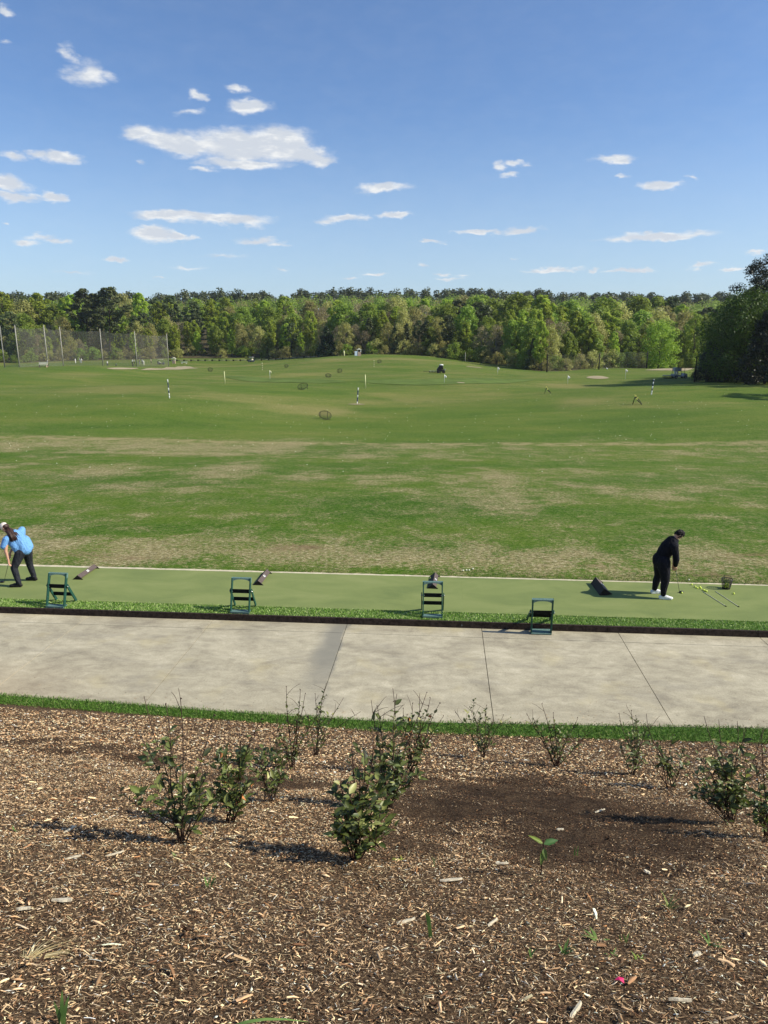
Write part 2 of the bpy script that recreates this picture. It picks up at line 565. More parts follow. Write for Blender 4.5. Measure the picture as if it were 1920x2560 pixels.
def mat_mulch():
    m, nt, b = new_mat('mulch_soil')
    pos = NN(nt, 'ShaderNodeNewGeometry').outputs['Position']
    n = NOISE(nt, pos, 60, 6, 0.75)
    dmp = NN(nt, 'ShaderNodeAttribute', attribute_name='damp').outputs['Fac']
    col = RAMP(nt, n, [(0.3, (0.015, 0.009, 0.006)), (0.46, (0.06, 0.037, 0.022)), (0.56, (0.16, 0.105, 0.06)), (0.68, (0.34, 0.24, 0.14))])
    col = MIX(nt, MATH(nt, 'MULTIPLY', MATH(nt, 'MULTIPLY', dmp, SMOOTH(nt, NOISE(nt, pos, 5, 5, 0.7), 0.35, 0.62, 0.25, 1.0)), .8, clamp=True), col, (0.030, 0.019, 0.013))
    nt.links.new(col, b.inputs['Base Color'])
    b.inputs['Roughness'].default_value = 0.95
    b.inputs['Specular IOR Level'].default_value = 0.1
    bp = NN(nt, 'ShaderNodeBump', ins={'Strength': 1.0, 'Distance': 0.02, 'Height': NOISE(nt, pos, 70, 5, 0.75)})
    nt.links.new(bp.outputs[0], b.inputs['Normal'])
    return m


def mat_attr(name, rough=0.9, spec=0.1, trans=0.0, mult=(1, 1, 1)):
    m, nt, b = new_mat(name)
    a = NN(nt, 'ShaderNodeAttribute', attribute_name='tint')
    nt.links.new(a.outputs['Color'], b.inputs['Base Color'])
    b.inputs['Roughness'].default_value = rough
    b.inputs['Specular IOR Level'].default_value = spec
    if trans:
        tr = NN(nt, 'ShaderNodeBsdfTranslucent', ins={0: a.outputs['Color']})
        mx = NN(nt, 'ShaderNodeMixShader', ins={0: trans, 1: b.outputs[0], 2: tr.outputs[0]})
        nt.links.new(mx.outputs[0], nt.nodes['Material Output'].inputs[0])
    return m


def mat_matgreen():
    m, nt, b = new_mat('mat_green')
    pos = NN(nt, 'ShaderNodeNewGeometry').outputs['Position']
    p = NN(nt, 'ShaderNodeVectorRotate', rotation_type='Z_AXIS', ins={0: pos, 'Angle': YAW}).outputs[0]
    n = NOISE(nt, VMATH(nt, 'MULTIPLY', p, (0.5, 1, 1)), 1.1, 6, 0.62, 0.5)
    f = NOISE(nt, p, 60, 3, 0.7)
    col = RAMP(nt, n, [(0.32, (0.150, 0.190, 0.068)), (0.5, (0.190, 0.228, 0.080)), (0.68, (0.228, 0.258, 0.098))])
    col = MIX(nt, SMOOTH(nt, f, 0.45, 0.75, 0, 0.35), col, (0.12, 0.17, 0.055))
    nt.links.new(col, b.inputs['Base Color'])
    b.inputs['Roughness'].default_value = 0.9
    b.inputs['Specular IOR Level'].default_value = 0.1
    bp = NN(nt, 'ShaderNodeBump', ins={'Strength': 0.4, 'Distance': 0.006, 'Height': NOISE(nt, p, 120, 3, 0.7)})
    nt.links.new(bp.outputs[0], b.inputs['Normal'])
    return m


def mat_bushleaf():
    m, nt, b = new_mat('bush_leaf')
    a = NN(nt, 'ShaderNodeAttribute', attribute_name='tint')
    nt.links.new(a.outputs['Color'], b.inputs['Base Color'])
    b.inputs['Roughness'].default_value = 0.42
    b.inputs['Specular IOR Level'].default_value = 0.4
    tr = NN(nt, 'ShaderNodeBsdfTranslucent', ins={0: MIX(nt, 1.0, a.outputs['Color'], (1.4, 1.5, 0.6), 'MULTIPLY')})
    mx = NN(nt, 'ShaderNodeMixShader', ins={0: 0.25, 1: b.outputs[0], 2: tr.outputs[0]})
    nt.links.new(mx.outputs[0], nt.nodes['Material Output'].inputs[0])
    return m


def cloth(name, c):
    m, nt, b = new_mat(name)
    t = nt.nodes.new('ShaderNodeTexCoord').outputs['Object']
    v = VMATH(nt, 'MULTIPLY', t, (1.0, 1.0, 0.45))
    n = NOISE(nt, v, 11, 3, 0.5, 1.2)
    nt.links.new(MIX(nt, SMOOTH(nt, NOISE(nt, t, 40, 3), 0.3, 0.7), c, tuple(x * .82 for x in c)), b.inputs['Base Color'])
    b.inputs['Roughness'].default_value = 0.85
    b.inputs['Specular IOR Level'].default_value = 0.15
    bp = NN(nt, 'ShaderNodeBump', ins={'Strength': 1.0, 'Distance': 0.05, 'Height': n})
    nt.links.new(bp.outputs[0], b.inputs['Normal'])
    return m


M = {}
M['concrete'] = mat_concrete()
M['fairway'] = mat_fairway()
M['mulch'] = mat_mulch()
M['chip'] = mat_attr('wood_chips', 0.85, 0.15)
M['blade'] = mat_attr('grass_blades', 0.7, 0.12, 0.10)
M['mat'] = mat_matgreen()
M['edge'] = simple('pale_edging', (0.62, 0.55, 0.39), 0.9, 0.25, 9, 0.3, 0.1, obj=False)
M['kerb'] = simple('dark_timber', (0.055, 0.040, 0.032), 0.8, 0.55, 14, 0.5, 0.15, obj=False)
M['joint'] = simple('joint_dirt', (0.06, 0.05, 0.035), 0.95, 0.3, 20, obj=False)
M['turfbase'] = simple('turf_base', (0.10, 0.19, 0.032), 0.9, 0.4, 40, obj=False)
M['teal'] = simple('teal_plastic', (0.018, 0.078, 0.056), 0.55, 0.3, 22, 0.1, 0.25)
M['tealworn'] = simple('worn_teal_plastic', (0.15, 0.23, 0.21), 0.6, 0.3, 60, 0.1, 0.3, c2=(0.06, 0.13, 0.11))
M['tealshaded'] = simple('shaded_teal_plastic', (0.003, 0.006, 0.006), 0.7, 0.3, 20, 0, 0.15)  # teal plastic near black: shade on the camera-facing bars is in the colour
M['steel'] = simple('steel', (0.55, 0.55, 0.55), 0.3, 0.1, 40, metal=0.9)
M['board'] = simple('grey_brown_board', (0.115, 0.085, 0.075), 0.65, 0.3, 25, 0.2)
M['boardshaded'] = simple('shaded_dark_board', (0.022, 0.016, 0.014), 0.7, 0.3, 25)  # dark board, with the shade of faces turned from the sun in its colour
M['label'] = simple('white_label', (0.75, 0.75, 0.73), 0.5, 0.1, 60)
M['ink'] = simple('dark_ink', (0.05, 0.05, 0.05), 0.5, 0.1, 60)
M['wire'] = simple('black_wire', (0.010, 0.010, 0.010), 0.5, 0.2, 40)
M['netcord'] = simple('net_cord', (0.014, 0.013, 0.011), 0.7, 0.2, 40)
M['padyellow'] = simple('yellow_tape', (0.75, 0.72, 0.15), 0.6, 0.2, 30)
M['ballyellow'] = simple('yellow_ball', (0.72, 0.85, 0.10), 0.35, 0.08, 90, 0, 0.5)
M['ballwhite'] = simple('pale_ball', (0.85, 0.86, 0.66), 0.35, 0.1, 30, 0, 0.5)
M['skin'] = simple('skin', (0.56, 0.31, 0.21), 0.55, 0.12, 20, 0, 0.35)
M['blackcloth'] = cloth('black_cloth', (0.0085, 0.0090, 0.014))
M['blackpants'] = cloth('black_trousers', (0.012, 0.012, 0.017))
M['bluecloth'] = cloth('light_blue_cloth', (0.17, 0.38, 0.72))
M['greypants'] = cloth('charcoal_trousers', (0.026, 0.028, 0.036))
M['whiteshoe'] = simple('white_shoe', (0.82, 0.83, 0.82), 0.5, 0.10, 25, 0.1, 0.3)
M['blackshoe'] = simple('black_shoe', (0.012, 0.011, 0.011), 0.6, 0.3, 25, 0.1, 0.3)
M['cap'] = simple('cream_cap', (0.78, 0.68, 0.60), 0.8, 0.1, 25, 0.1, 0.1)
M['darkhair'] = simple('dark_curly_hair', (0.012, 0.007, 0.007), 0.6, 0.5, 40, 0.8, 0.3)
M['brownhair'] = simple('long_brown_hair', (0.055, 0.020, 0.013), 0.45, 0.6, 30, 0.5, 0.4, c2=(0.015, 0.007, 0.006))
M['shaft'] = simple('club_shaft', (0.16, 0.16, 0.15), 0.35, 0.1, 60, metal=0.6)
M['clubhead'] = simple('club_head', (0.03, 0.03, 0.035), 0.3, 0.1, 60, metal=0.6)
M['grip'] = simple('club_grip', (0.02, 0.02, 0.02), 0.8, 0.1, 60)
M['rod'] = simple('alignment_rod', (0.72, 0.70, 0.50), 0.5, 0.1, 60)
M['pole'] = simple('weathered_pole', (0.36, 0.34, 0.29), 0.85, 0.25, 1.5)
M['darkpole'] = simple('dark_pole', (0.018, 0.016, 0.013), 0.85, 0.25, 1.5)
M['white'] = simple('white_paint', (0.78, 0.78, 0.74), 0.6, 0.1, 10)
M['yellow'] = simple('pale_yellow_paint', (0.78, 0.76, 0.42), 0.6, 0.1, 10)
M['blue'] = simple('dark_blue_paint', (0.030, 0.045, 0.12), 0.6, 0.1, 10)
M['black'] = simple('black_paint', (0.012, 0.012, 0.014), 0.55, 0.1, 10)
M['cartbody'] = simple('cart_body', (0.045, 0.055, 0.085), 0.35, 0.1, 5, 0, 0.5)
M['cartgrey'] = simple('cart_grey', (0.28, 0.30, 0.32), 0.4, 0.1, 5, 0, 0.5)
M['cream'] = simple('cream_roof', (0.72, 0.68, 0.52), 0.6, 0.1, 5)
M['tan'] = simple('tan_wood', (0.46, 0.34, 0.25), 0.8, 0.25, 3)
M['logwood'] = simple('log_wood', (0.34, 0.29, 0.21), 0.85, 0.3, 2)
M['sand'] = simple('bare_sand', (0.37, 0.31, 0.20), 0.95, 0.2, 0.6, 0.3, 0.05, obj=False)
M['green'] = simple('putting_green', (0.120, 0.172, 0.042), 0.95, 0.25, 0.3, 0.1, 0.05, obj=False)
M['bark'] = simple('bark', (0.115, 0.090, 0.068), 0.9, 0.45, 6, 0.5, 0.1)
M['darkbark'] = simple('dark_bark', (0.040, 0.030, 0.024), 0.9, 0.45, 6, 0.5, 0.1)
M['palebark'] = simple('pale_bark', (0.24, 0.21, 0.17), 0.9, 0.4, 6, 0.5, 0.1)
M['stem'] = simple('woody_stem', (0.085, 0.055, 0.040), 0.75, 0.4, 60, 0.3, 0.2)
M['stemdark'] = simple('reddish_stem', (0.060, 0.028, 0.020), 0.75, 0.4, 60, 0.3, 0.2)
M['bushleaf'] = mat_bushleaf()
M['pink'] = simple('magenta_petal', (0.62, 0.02, 0.13), 0.6, 0.2, 40)
M['orangeleaf'] = simple('dead_orange_leaf', (0.62, 0.25, 0.08), 0.7, 0.3, 40)


def mat_net(a):
    m, nt, b = new_mat('safety_netting')
    b.inputs['Base Color'].default_value = (0.13, 0.125, 0.11, 1)
    b.inputs['Roughness'].default_value = 0.9
    t = nt.nodes.new('ShaderNodeBsdfTransparent')
    pos = NN(nt, 'ShaderNodeNewGeometry').outputs['Position']
    f = SMOOTH(nt, NOISE(nt, pos, 0.25, 3), 0.3, 0.7, a - 0.06, a + 0.06)
    mx = NN(nt, 'ShaderNodeMixShader', ins={0: f, 1: t.outputs[0], 2: b.outputs[0]})
    nt.links.new(mx.outputs[0], nt.nodes['Material Output'].inputs[0])
    return m


M['net'] = mat_net(0.27)
M['net2'] = mat_net(0.07)
M['l_fresh'] = leafmat('leaves_fresh', (0.27, 0.36, 0.035), (0.44, 0.51, 0.075), 0.55)
M['l_mid'] = leafmat('leaves_mid', (0.19, 0.275, 0.036), (0.32, 0.40, 0.066), 0.53)
M['l_olive'] = leafmat('leaves_olive', (0.32, 0.31, 0.09), (0.47, 0.44, 0.16), 0.5)
M['l_pine'] = leafmat('leaves_pine', (0.060, 0.084, 0.026), (0.13, 0.155, 0.052), 0.25)
M['l_brown'] = leafmat('leaves_budding', (0.26, 0.21, 0.12), (0.38, 0.33, 0.17), 0.42)
M['l_holly'] = leafmat('leaves_holly', (0.012, 0.032, 0.010), (0.030, 0.060, 0.020), 0.1, 0.4)
M['l_lime'] = leafmat('leaves_lime', (0.20, 0.29, 0.022), (0.34, 0.42, 0.05), 0.45)
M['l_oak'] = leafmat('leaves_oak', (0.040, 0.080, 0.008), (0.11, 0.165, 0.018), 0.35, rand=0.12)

# ------------------------------------------------------------------ terrain of the range, from measured points (image column, image row, distance)
CP = []


def cp(px, py, Y):
    d = pix_dir(px, py)
    t = Y / d.y
    CP.append((d.x * t, Y, H_CAM + d.z * t))


def cpz(px, Y, z):
    X = (px - 960) / FPX * (Y * math.cos(PITCH) + (H_CAM - z) * math.sin(PITCH))
    CP.append((X, Y, z))


for px in (-900, 0, 480, 960, 1440, 1920, 2900):
    cpz(px, 17.2, 0.12); cpz(px, 21, 0.02); cpz(px, 26, -0.22)
    cpz(px, 36, -0.85)
    cpz(px, 50, -1.75)
for px in (-700, 960, 2700):
    cpz(px, 330, 7.0); cpz(px, 450, 16); cpz(px, 700, 30); cpz(px, 1200, 36)
for a in [(0, 1062, 66), (420, 1058, 68), (813, 1056, 74), (1200, 1050, 74), (1580, 1040, 72), (1920, 1040, 66),
          (0, 1000, 84), (424, 996, 82), (893, 1010, 90), (1250, 1005, 90), (1629, 987, 90), (1900, 1000, 84),
          (0, 962, 108), (205, 955, 118), (563, 960, 114), (914, 971, 110), (1200, 968, 112), (1400, 966, 118), (1620, 966, 108), (1900, 968, 97),
          (0, 921, 150), (110, 915, 150), (205, 911, 150), (300, 916, 150), (430, 935, 150), (620, 940, 145), (914, 942, 140), (1090, 938, 140), (1350, 948, 140), (1700, 948, 130), (1900, 950, 120),
          (20, 920, 205), (150, 918, 208), (258, 917, 228), (343, 920, 228), (422, 917, 250), (640, 914, 210), (800, 908, 195), (960, 903, 190), (1120, 908, 185), (1360, 930, 180), (1500, 924, 190), (1700, 920, 200),
          (0, 911, 260), (200, 906, 270), (420, 901, 285), (640, 901, 285), (760, 897, 262), (850, 889.5, 222), (960, 889, 220), (1060, 893, 218), (1150, 903, 212), (1250, 918, 205),
          (-500, 925, 150), (2300, 950, 150), (2300, 925, 230), (1500, 905, 260), (1800, 905, 260)]:
    cp(*a)
CPA = np.array(CP)


def warp(x, y):
    r = np.hypot(x, y)
    th = np.arctan2(x, np.maximum(y, 1e-3))
    return np.stack([th * 3.2, np.log(r) * 2.6], -1)


WP = warp(CPA[:, 0], CPA[:, 1])


def phi(r):
    return np.sqrt(r * r + 0.04)


_d = np.linalg.norm(WP[:, None] - WP[None], axis=-1)
_A = phi(_d) + np.eye(len(WP)) * (-0.02)
_P = np.concatenate([np.ones((len(WP), 1)), WP], 1)
_S = np.block([[_A, _P], [_P.T, np.zeros((3, 3))]])
_w = np.linalg.lstsq(_S, np.concatenate([CPA[:, 2], np.zeros(3)]), rcond=None)[0]


def terr_np(x, y):
    q = warp(x, y)
    sh = q.shape[:-1]
    q = q.reshape(-1, 2)
    out = np.empty(len(q))
    for i in range(0, len(q), 8000):
        c = q[i:i + 8000]
        d = np.linalg.norm(c[:, None] - WP[None], axis=-1)
        out[i:i + 8000] = phi(d) @ _w[:-3] + _w[-3] + c @ _w[-2:]
    x, y = np.asarray(x).ravel(), np.asarray(y).ravel()
    k = np.clip((y - 60) / 40, 0, 1)
    out += k * (0.22 * np.sin(x * 0.085 + 1.0) * np.sin(y * 0.11 + 0.4) + 0.12 * np.sin(x * 0.19 + y * 0.05) * np.sin(y * 0.23))
    return out.reshape(sh)


def terr(x, y):
    return float(terr_np(np.array([x]), np.array([y]))[0])


def on(px, Y):
    """point of the range surface at image column px and distance Y"""
    z = 0.0
    for _ in range(4):
        X = (px - 960) / FPX * (Y * math.cos(PITCH) + (H_CAM - z) * math.sin(PITCH))
        z = terr(X, Y)
    return Vector((X, Y, z))


def hit(px, py, y0=18, y1=600):
    """where the ray through an image point meets the range surface"""
    d = pix_dir(px, py)
    Ys = np.linspace(y0, y1, 1600)
    xs = d.x / d.y * Ys
    zs = H_CAM + d.z / d.y * Ys
    g = terr_np(xs, Ys)
    k = np.nonzero(zs < g)[0]
    i = int(k[0]) if len(k) else int(np.argmin(zs - g))
    return Vector((xs[i], Ys[i], g[i]))


V_EDGE = 17.36
vs_ = np.concatenate([[V_EDGE], np.geomspace(V_EDGE + 0.4, 1600, 230)])
ss_ = np.linspace(-1, 1, 261)
ss_ = np.sign(ss_) * (0.55 * np.abs(ss_) + 1.1 * np.abs(ss_) ** 4)
Ug, Vg = np.meshgrid(ss_, vs_)
Ug = Ug * (Vg + 6)
Xg = Ug * CU + Vg * SU
Yg = -Ug * SU + Vg * CU
Zg = np.clip(terr_np(Xg, Yg), -9, 62)
_T = 1
nr, nc = Xg.shape
idx = np.arange(nr * nc).reshape(nr, nc)
fc = np.stack([idx[:-1, :-1], idx[:-1, 1:], idx[1:, 1:], idx[1:, :-1]], -1).reshape(-1, 4)
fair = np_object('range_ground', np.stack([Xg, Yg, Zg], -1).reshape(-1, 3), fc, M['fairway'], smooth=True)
tag(fair, 'undulating driving range grass with worn straw patches', 'ground', kind='structure')


PATCH = [(116, 1367, 90, 22, .9), (417, 1378, 150, 30, 1), (770, 1381, 150, 26, .9), (20, 1350, 60, 26, 1), (560, 1360, 90, 22, .5), (1047, 1393, 110, 26, .8), (1336, 1408, 170, 24, .9), (1481, 1400, 90, 22, .7), (1782, 1408, 110, 26, .8), (1180, 1380, 90, 20, .6), (1620, 1400, 60, 20, .5),
 (260, 1176, 110, 18, .8), (567, 1176, 80, 22, .9), (324, 1219, 90, 13, .7), (474, 1228, 75, 9, .9), (781, 1193, 60, 11, .8), (926, 1199, 45, 11, .7), (411, 1251, 40, 8, .6), (191, 1276, 36, 7, .5), (336, 1297, 36, 9, .6), (503, 1289, 36, 7, .5), (584, 1297, 30, 8, .6), (35, 1164, 45, 18, .6), (720, 1290, 30, 8, .4), (60, 1260, 60, 9, .4), (120, 1330, 70, 10, .5),
 (1249, 1196, 70, 18, .8), (1261, 1258, 75, 30, .9), (1180, 1234, 50, 13, .7), (1134, 1202, 45, 13, .6), (1388, 1242, 50, 16, .7), (1434, 1213, 40, 9, .7), (1515, 1225, 38, 13, .9), (1637, 1240, 75, 13, .95), (1770, 1225, 50, 13, .8), (1463, 1179, 45, 10, .6), (1365, 1179, 50, 6, .6), (1417, 1320, 60, 8, .6), (1895, 1265, 50, 8, .8), (1799, 1294, 45, 6, .7), (1870, 1320, 30, 6, .6), (995, 1196, 55, 9, .6), (1000, 1228, 55, 8, .6), (1099, 1263, 45, 8, .4), (1060, 1283, 60, 6, .3), (1700, 1170, 60, 8, .4), (1850, 1205, 50, 8, .5), (1640, 1287, 22, 6, .5),
 (116, 1109, 160, 13, .75), (347, 1115, 150, 14, .8), (550, 1115, 120, 15, .9), (694, 1117, 70, 18, .9), (290, 1132, 120, 5, .9), (500, 1136, 140, 5, .9), (908, 1141, 55, 6, .9), (1018, 1118, 110, 5, .8), (1093, 1141, 70, 6, .8), (972, 1144, 24, 6, .8), (1284, 1120, 40, 6, .5), (1700, 1132, 40, 5, .7), (1886, 1127, 55, 4, .7), (30, 1120, 60, 12, .8), (1150, 1148, 60, 4, .5), (1500, 1100, 90, 5, .4),
 (800, 1025, 130, 12, .9), (930, 1032, 90, 9, .7), (620, 1000, 160, 9, .5), (1000, 1008, 150, 9, .6), (280, 975, 120, 10, .6), (200, 938, 70, 8, .8), (60, 968, 70, 6, .6), (1640, 985, 160, 8, .5), (1800, 1012, 110, 7, .5), (1420, 967, 60, 7, .9), (1480, 1000, 90, 6, .5), (1050, 900, 50, 4, .8), (830, 898, 40, 3, .8), (700, 911, 90, 2.5, .9), (560, 916, 50, 2, .6), (630, 948, 60, 3, .5), (780, 935, 60, 3, .4), (940, 917, 60, 2.5, .5), (1180, 935, 60, 4, .4), (560, 940, 50, 3, .6), (330, 1010, 160, 8, .4), (1250, 985, 90, 6, .4)]
XF, YF = Xg.ravel(), Yg.ravel()
worn = np.zeros(len(XF), np.float32)
UF, VF = XF * CU - YF * SU, XF * SU + YF * CU
for (px, py, hw, hh, w_) in PATCH:
    c0 = hit(px, py); c1 = hit(px + hw, py); c2 = hit(px, py - hh)
    ru = max((c1 - c0).length, .15); rv = min(max(c2.y - c0.y, .15), 25)
    u0, v0 = toUV(c0.x, c0.y)
    q = np.sqrt(((UF - u0) / ru) ** 2 + ((VF - v0) / rv) ** 2)
    worn = np.maximum(worn, w_ * np.clip(1.5 - q, 0, 1).astype(np.float32))
_wa = fair.data.attributes.new('worn', 'FLOAT', 'POINT')
_wa.data.foreach_set('value', worn.ravel())


def drape(name, pts_px, mat, label, lift=0.05, n=8, round_=True, kind='structure', cat='ground'):
    """a sheet lying on the range surface, outline given in ground coordinates"""
    P = [hit(*q) if not isinstance(q, Vector) else q for q in pts_px]
    c = sum(P, Vector()) / len(P)
    ring = []
    m = len(P)
    for i in range(m):
        p0, p1, p2, p3 = P[i - 1], P[i], P[(i + 1) % m], P[(i + 2) % m]
        for k in range(6):
            t = k / 6
            q = 0.5 * ((2 * p1) + (p2 - p0) * t + (2 * p0 - 5 * p1 + 4 * p2 - p3) * t * t + (3 * p1 - p0 - 3 * p2 + p3) * t ** 3) if round_ else p1.lerp(p2, t)
            ring.append(q)
    vs, fs = [], []
    for j in range(n + 1):
        f = 1 - j / n if j < n else 0.001
        for q in ring:
            x, y = c.x + (q.x - c.x) * f, c.y + (q.y - c.y) * f
            vs.append((x, y, 0))
    A = np.array(vs)
    A[:, 2] = terr_np(A[:, 0], A[:, 1]) + lift
    L = len(ring)
    f = [(j * L + k, j * L + (k + 1) % L, (j + 1) * L + (k + 1) % L, (j + 1) * L + k) for j in range(n) for k in range(L)]
    o = np_object(name, A, np.array(f), mat, smooth=True)
    return tag(o, label, cat, kind=kind)


# ------------------------------------------------------------------ mulch bank under the camera
EDGE_U = [-16, -7.6, -5.5, -3.5, -0.85, 1.0, 3.24, 5.23, 14]
EDGE_V = [10.95, 10.66, 10.55, 10.42, 10.33, 10.41, 10.52, 10.61, 10.8]      # near edge of the path
MUL_V = [10.62, 10.38, 10.25, 10.16, 10.01, 10.03, 10.09, 10.17, 10.4]       # edge of the mulch


def edge_v(u): return np.interp(u, EDGE_U, EDGE_V)


def mulch_v(u): return np.interp(u, EDGE_U, MUL_V)


def n2d(x, y, s):
    return mnoise.noise(Vector((x * s, y * s, 0.3)))


_gn = rng.normal(size=(3, 40))


def bump_np(u, v):
    o = 0
    for k, (a, f) in enumerate(((0.018, 1.7), (0.012, 3.9), (0.007, 8.3), (0.004, 17))):
        o = o + a * np.sin(u * f * 1.1 + k * 2.1 + 1.3 * np.sin(v * f * 0.7 + k)) * np.sin(v * f * 1.3 + k * 1.7 + 1.1 * np.sin(u * f * 0.8))
    return o


def bank_z(u, v):
    u, v = np.asarray(u, float), np.asarray(v, float)
    d = np.maximum(mulch_v(u) - v, 0)
    return 0.03 + 0.44 * d * d / (d + 0.35) + 0.015 * np.clip(d * 4, 0, 1) + bump_np(u, v) * np.clip(d * 3, 0, 1)


uu = np.linspace(-13, 12, 420)
tt = np.concatenate([np.linspace(0, 0.93, 260)])
Ub, Tb = np.meshgrid(uu, tt)
Vb = mulch_v(Ub) - Tb * (mulch_v(Ub) + 1.5)
Zb = bank_z(Ub, Vb)
Xb, Yb = Ub * CU + Vb * SU, -Ub * SU + Vb * CU
nr, nc = Xb.shape
idx = np.arange(nr * nc).reshape(nr, nc)
fc = np.stack([idx[1:, :-1], idx[1:, 1:], idx[:-1, 1:], idx[:-1, :-1]], -1).reshape(-1, 4)
bank = np_object('mulch_bank', np.stack([Xb, Yb, Zb], -1).reshape(-1, 3), fc, M['mulch'], smooth=True)
tag(bank, 'sloping bank of dark earth under wood chips', 'ground', kind='structure')


def bank_hit(px, py):
    d = pix_dir(px, py)
    lo, hi = 0.5, 14.0
    prev = None
    for i in range(900):
        t = 1.0 + i * 0.015
        p = Vector((0, 0, H_CAM)) + d * t
        u, v = toUV(p.x, p.y)
        if p.z < float(bank_z(u, v)):
            return Vector((p.x, p.y, float(bank_z(u, v))))
    return p


def bank_at(u, v):
    return UV(u, v, float(bank_z(u, v)))


# dark damp areas (ellipses in u, v)
def dark_mask(u, v):
    m = np.zeros_like(u)
    for (px, py, ru, rv, s) in ((1330, 2020, 1.35, 1.15, 1.0), (1500, 2110, 0.9, 0.7, 0.9), (1230, 1960, 1.0, 0.6, .7), (720, 1960, 0.8, 0.35, .7), (330, 1895, 1.3, 0.25, .75), (100, 1860, 1.2, 0.35, .6), (950, 2120, .4, .3, .3)):
        p = DM[(px, py)]
        q = ((u - p[0]) / ru) ** 2 + ((v - p[1]) / rv) ** 2
        m = np.maximum(m, s * np.clip(1.25 - 0.8 * q, 0, 1))
    return m


DM = {}
for q in ((1330, 2020), (1500, 2110), (1230, 1960), (720, 1960), (330, 1895), (100, 1860), (950, 2120)):
    w = bank_hit(*q)
    DM[q] = toUV(w.x, w.y)

_da = bank.data.attributes.new('damp', 'FLOAT', 'POINT')
_da.data.foreach_set('value', dark_mask(Ub.ravel(), Vb.ravel()).astype(np.float32))

# wood chips: one heap nobody could count
PAL = np.array([(0.70, 0.56, 0.36), (0.56, 0.42, 0.26), (0.42, 0.29, 0.17), (0.27, 0.165, 0.095), (0.13, 0.075, 0.045), (0.05, 0.030, 0.020), (0.52, 0.45, 0.34), (0.95, 0.86, 0.66), (0.46, 0.25, 0.12)])
PW_L = np.array([.23, .22, .155, .105, .08, .075, .05, .07, .015])
PW_D = np.array([.005, .015, .04, .16, .34, .41, .015, .003, .012])


def chips(n, vlo, vhi, lmin, lmax, wmin, wmax, lift):
    v = rng.uniform(vlo, vhi, n)
    half = 0.60 * (v + 3.0) * 1.0 + 0.35
    u = rng.uniform(-1, 1, n) * half * 0.92 - v * 0.08
    v = np.minimum(v, mulch_v(u) - 0.02 + rng.normal(0, 0.035, n))
    z = bank_z(u, v)
    wob = 0.28 * np.sin(u * 2.3 + 1.7 * np.sin(v * 2.9)) * np.sin(v * 3.1 + 1.3 * np.sin(u * 1.9)) + 0.20 * np.sin(u * 6.1 + 2 * np.sin(v * 5.3)) * np.sin(v * 7.7)
    dm = dark_mask(u, v) * 0.95 + wob * (0.35 + (dark_mask(u, v) > 0.02)) + rng.normal(0, 0.16, n)
    keep = rng.random(n) > np.clip(dm, 0, 1) * 0.15
    u, v, z, dm = u[keep], v[keep], z[keep], dm[keep]
    n = len(u)
    L = np.exp(rng.uniform(np.log(lmin), np.log(lmax), n)) * (1 - 0.35 * np.clip(dm, 0, 1))
    W = L * rng.uniform(wmin, wmax, n)
    T = np.minimum(W * rng.uniform(0.2, 0.5, n), 0.006)
    yaw = rng.normal(0.1, 1.1, n)
    tilt = rng.normal(0, 0.34, n)
    roll = rng.normal(0, 0.75, n)
    slope = 0.42
    cy, sy, ct, st, cr, sr = np.cos(yaw), np.sin(yaw), np.cos(tilt), np.sin(tilt), np.cos(roll), np.sin(roll)
    # local axes
    ax = np.stack([cy * ct, sy * ct, st], -1)
    side0 = np.stack([-sy, cy, np.zeros(n)], -1)
    up0 = np.cross(ax, side0)
    side = side0 * cr[:, None] + up0 * sr[:, None]
    up = np.cross(ax, side)
    # lay onto the slope: z follows v
    def lay(a):
        a = a.copy()
        a[:, 2] -= a[:, 1] * slope
        return a
    ax, side = lay(ax), lay(side)
    c = np.stack([u, v, z + lift + T * 0.5 + rng.random(n) ** 2 * lift * 1.5], -1)
    hl, hw, ht = (L / 2)[:, None], (W / 2)[:, None], T[:, None]
    bend = (rng.normal(0, 0.035, n) * L)[:, None]
    e1, e2 = rng.uniform(0.25, 0.95, (n, 1)), rng.uniform(0.1, 0.9, (n, 1))
    P = [c - ax * hl - side * hw * e1, c - ax * hl + side * hw * e1 * .8,
         c - side * hw + side * bend + up * ht, c + side * hw + side * bend + up * ht * .9,
         c + ax * hl - side * hw * e2, c + ax * hl + side * hw * e2,
         c + side * bend - up * ht * 1.2]
    V = np.stack(P, 1)            # n,7,3
    tri = np.array([(0, 2, 3), (0, 3, 1), (2, 4, 5), (2, 5, 3), (0, 6, 2), (2, 6, 4), (1, 3, 6), (3, 5, 6)])
    F = (np.arange(n)[:, None, None] * 7 + tri[None]).reshape(-1, 3)
    X = V[..., 0] * CU + V[..., 1] * SU
    Y = -V[..., 0] * SU + V[..., 1] * CU
    V = np.stack([X, Y, V[..., 2]], -1).reshape(-1, 3)
    pick = np.where(rng.random(n) < np.clip(dm * 1.05, 0, 1), rng.choice(9, n, p=PW_D), rng.choice(9, n, p=PW_L))
    colr = np.minimum(PAL[pick] * rng.uniform(0.66, 1.42, (n, 1)) * np.array([1.20, 1.08, .98]) * (1 - .5 * np.clip(dm, 0, 1))[:, None], 0.95)
    colr = np.repeat(colr, 7, 0)
    return V, F, colr


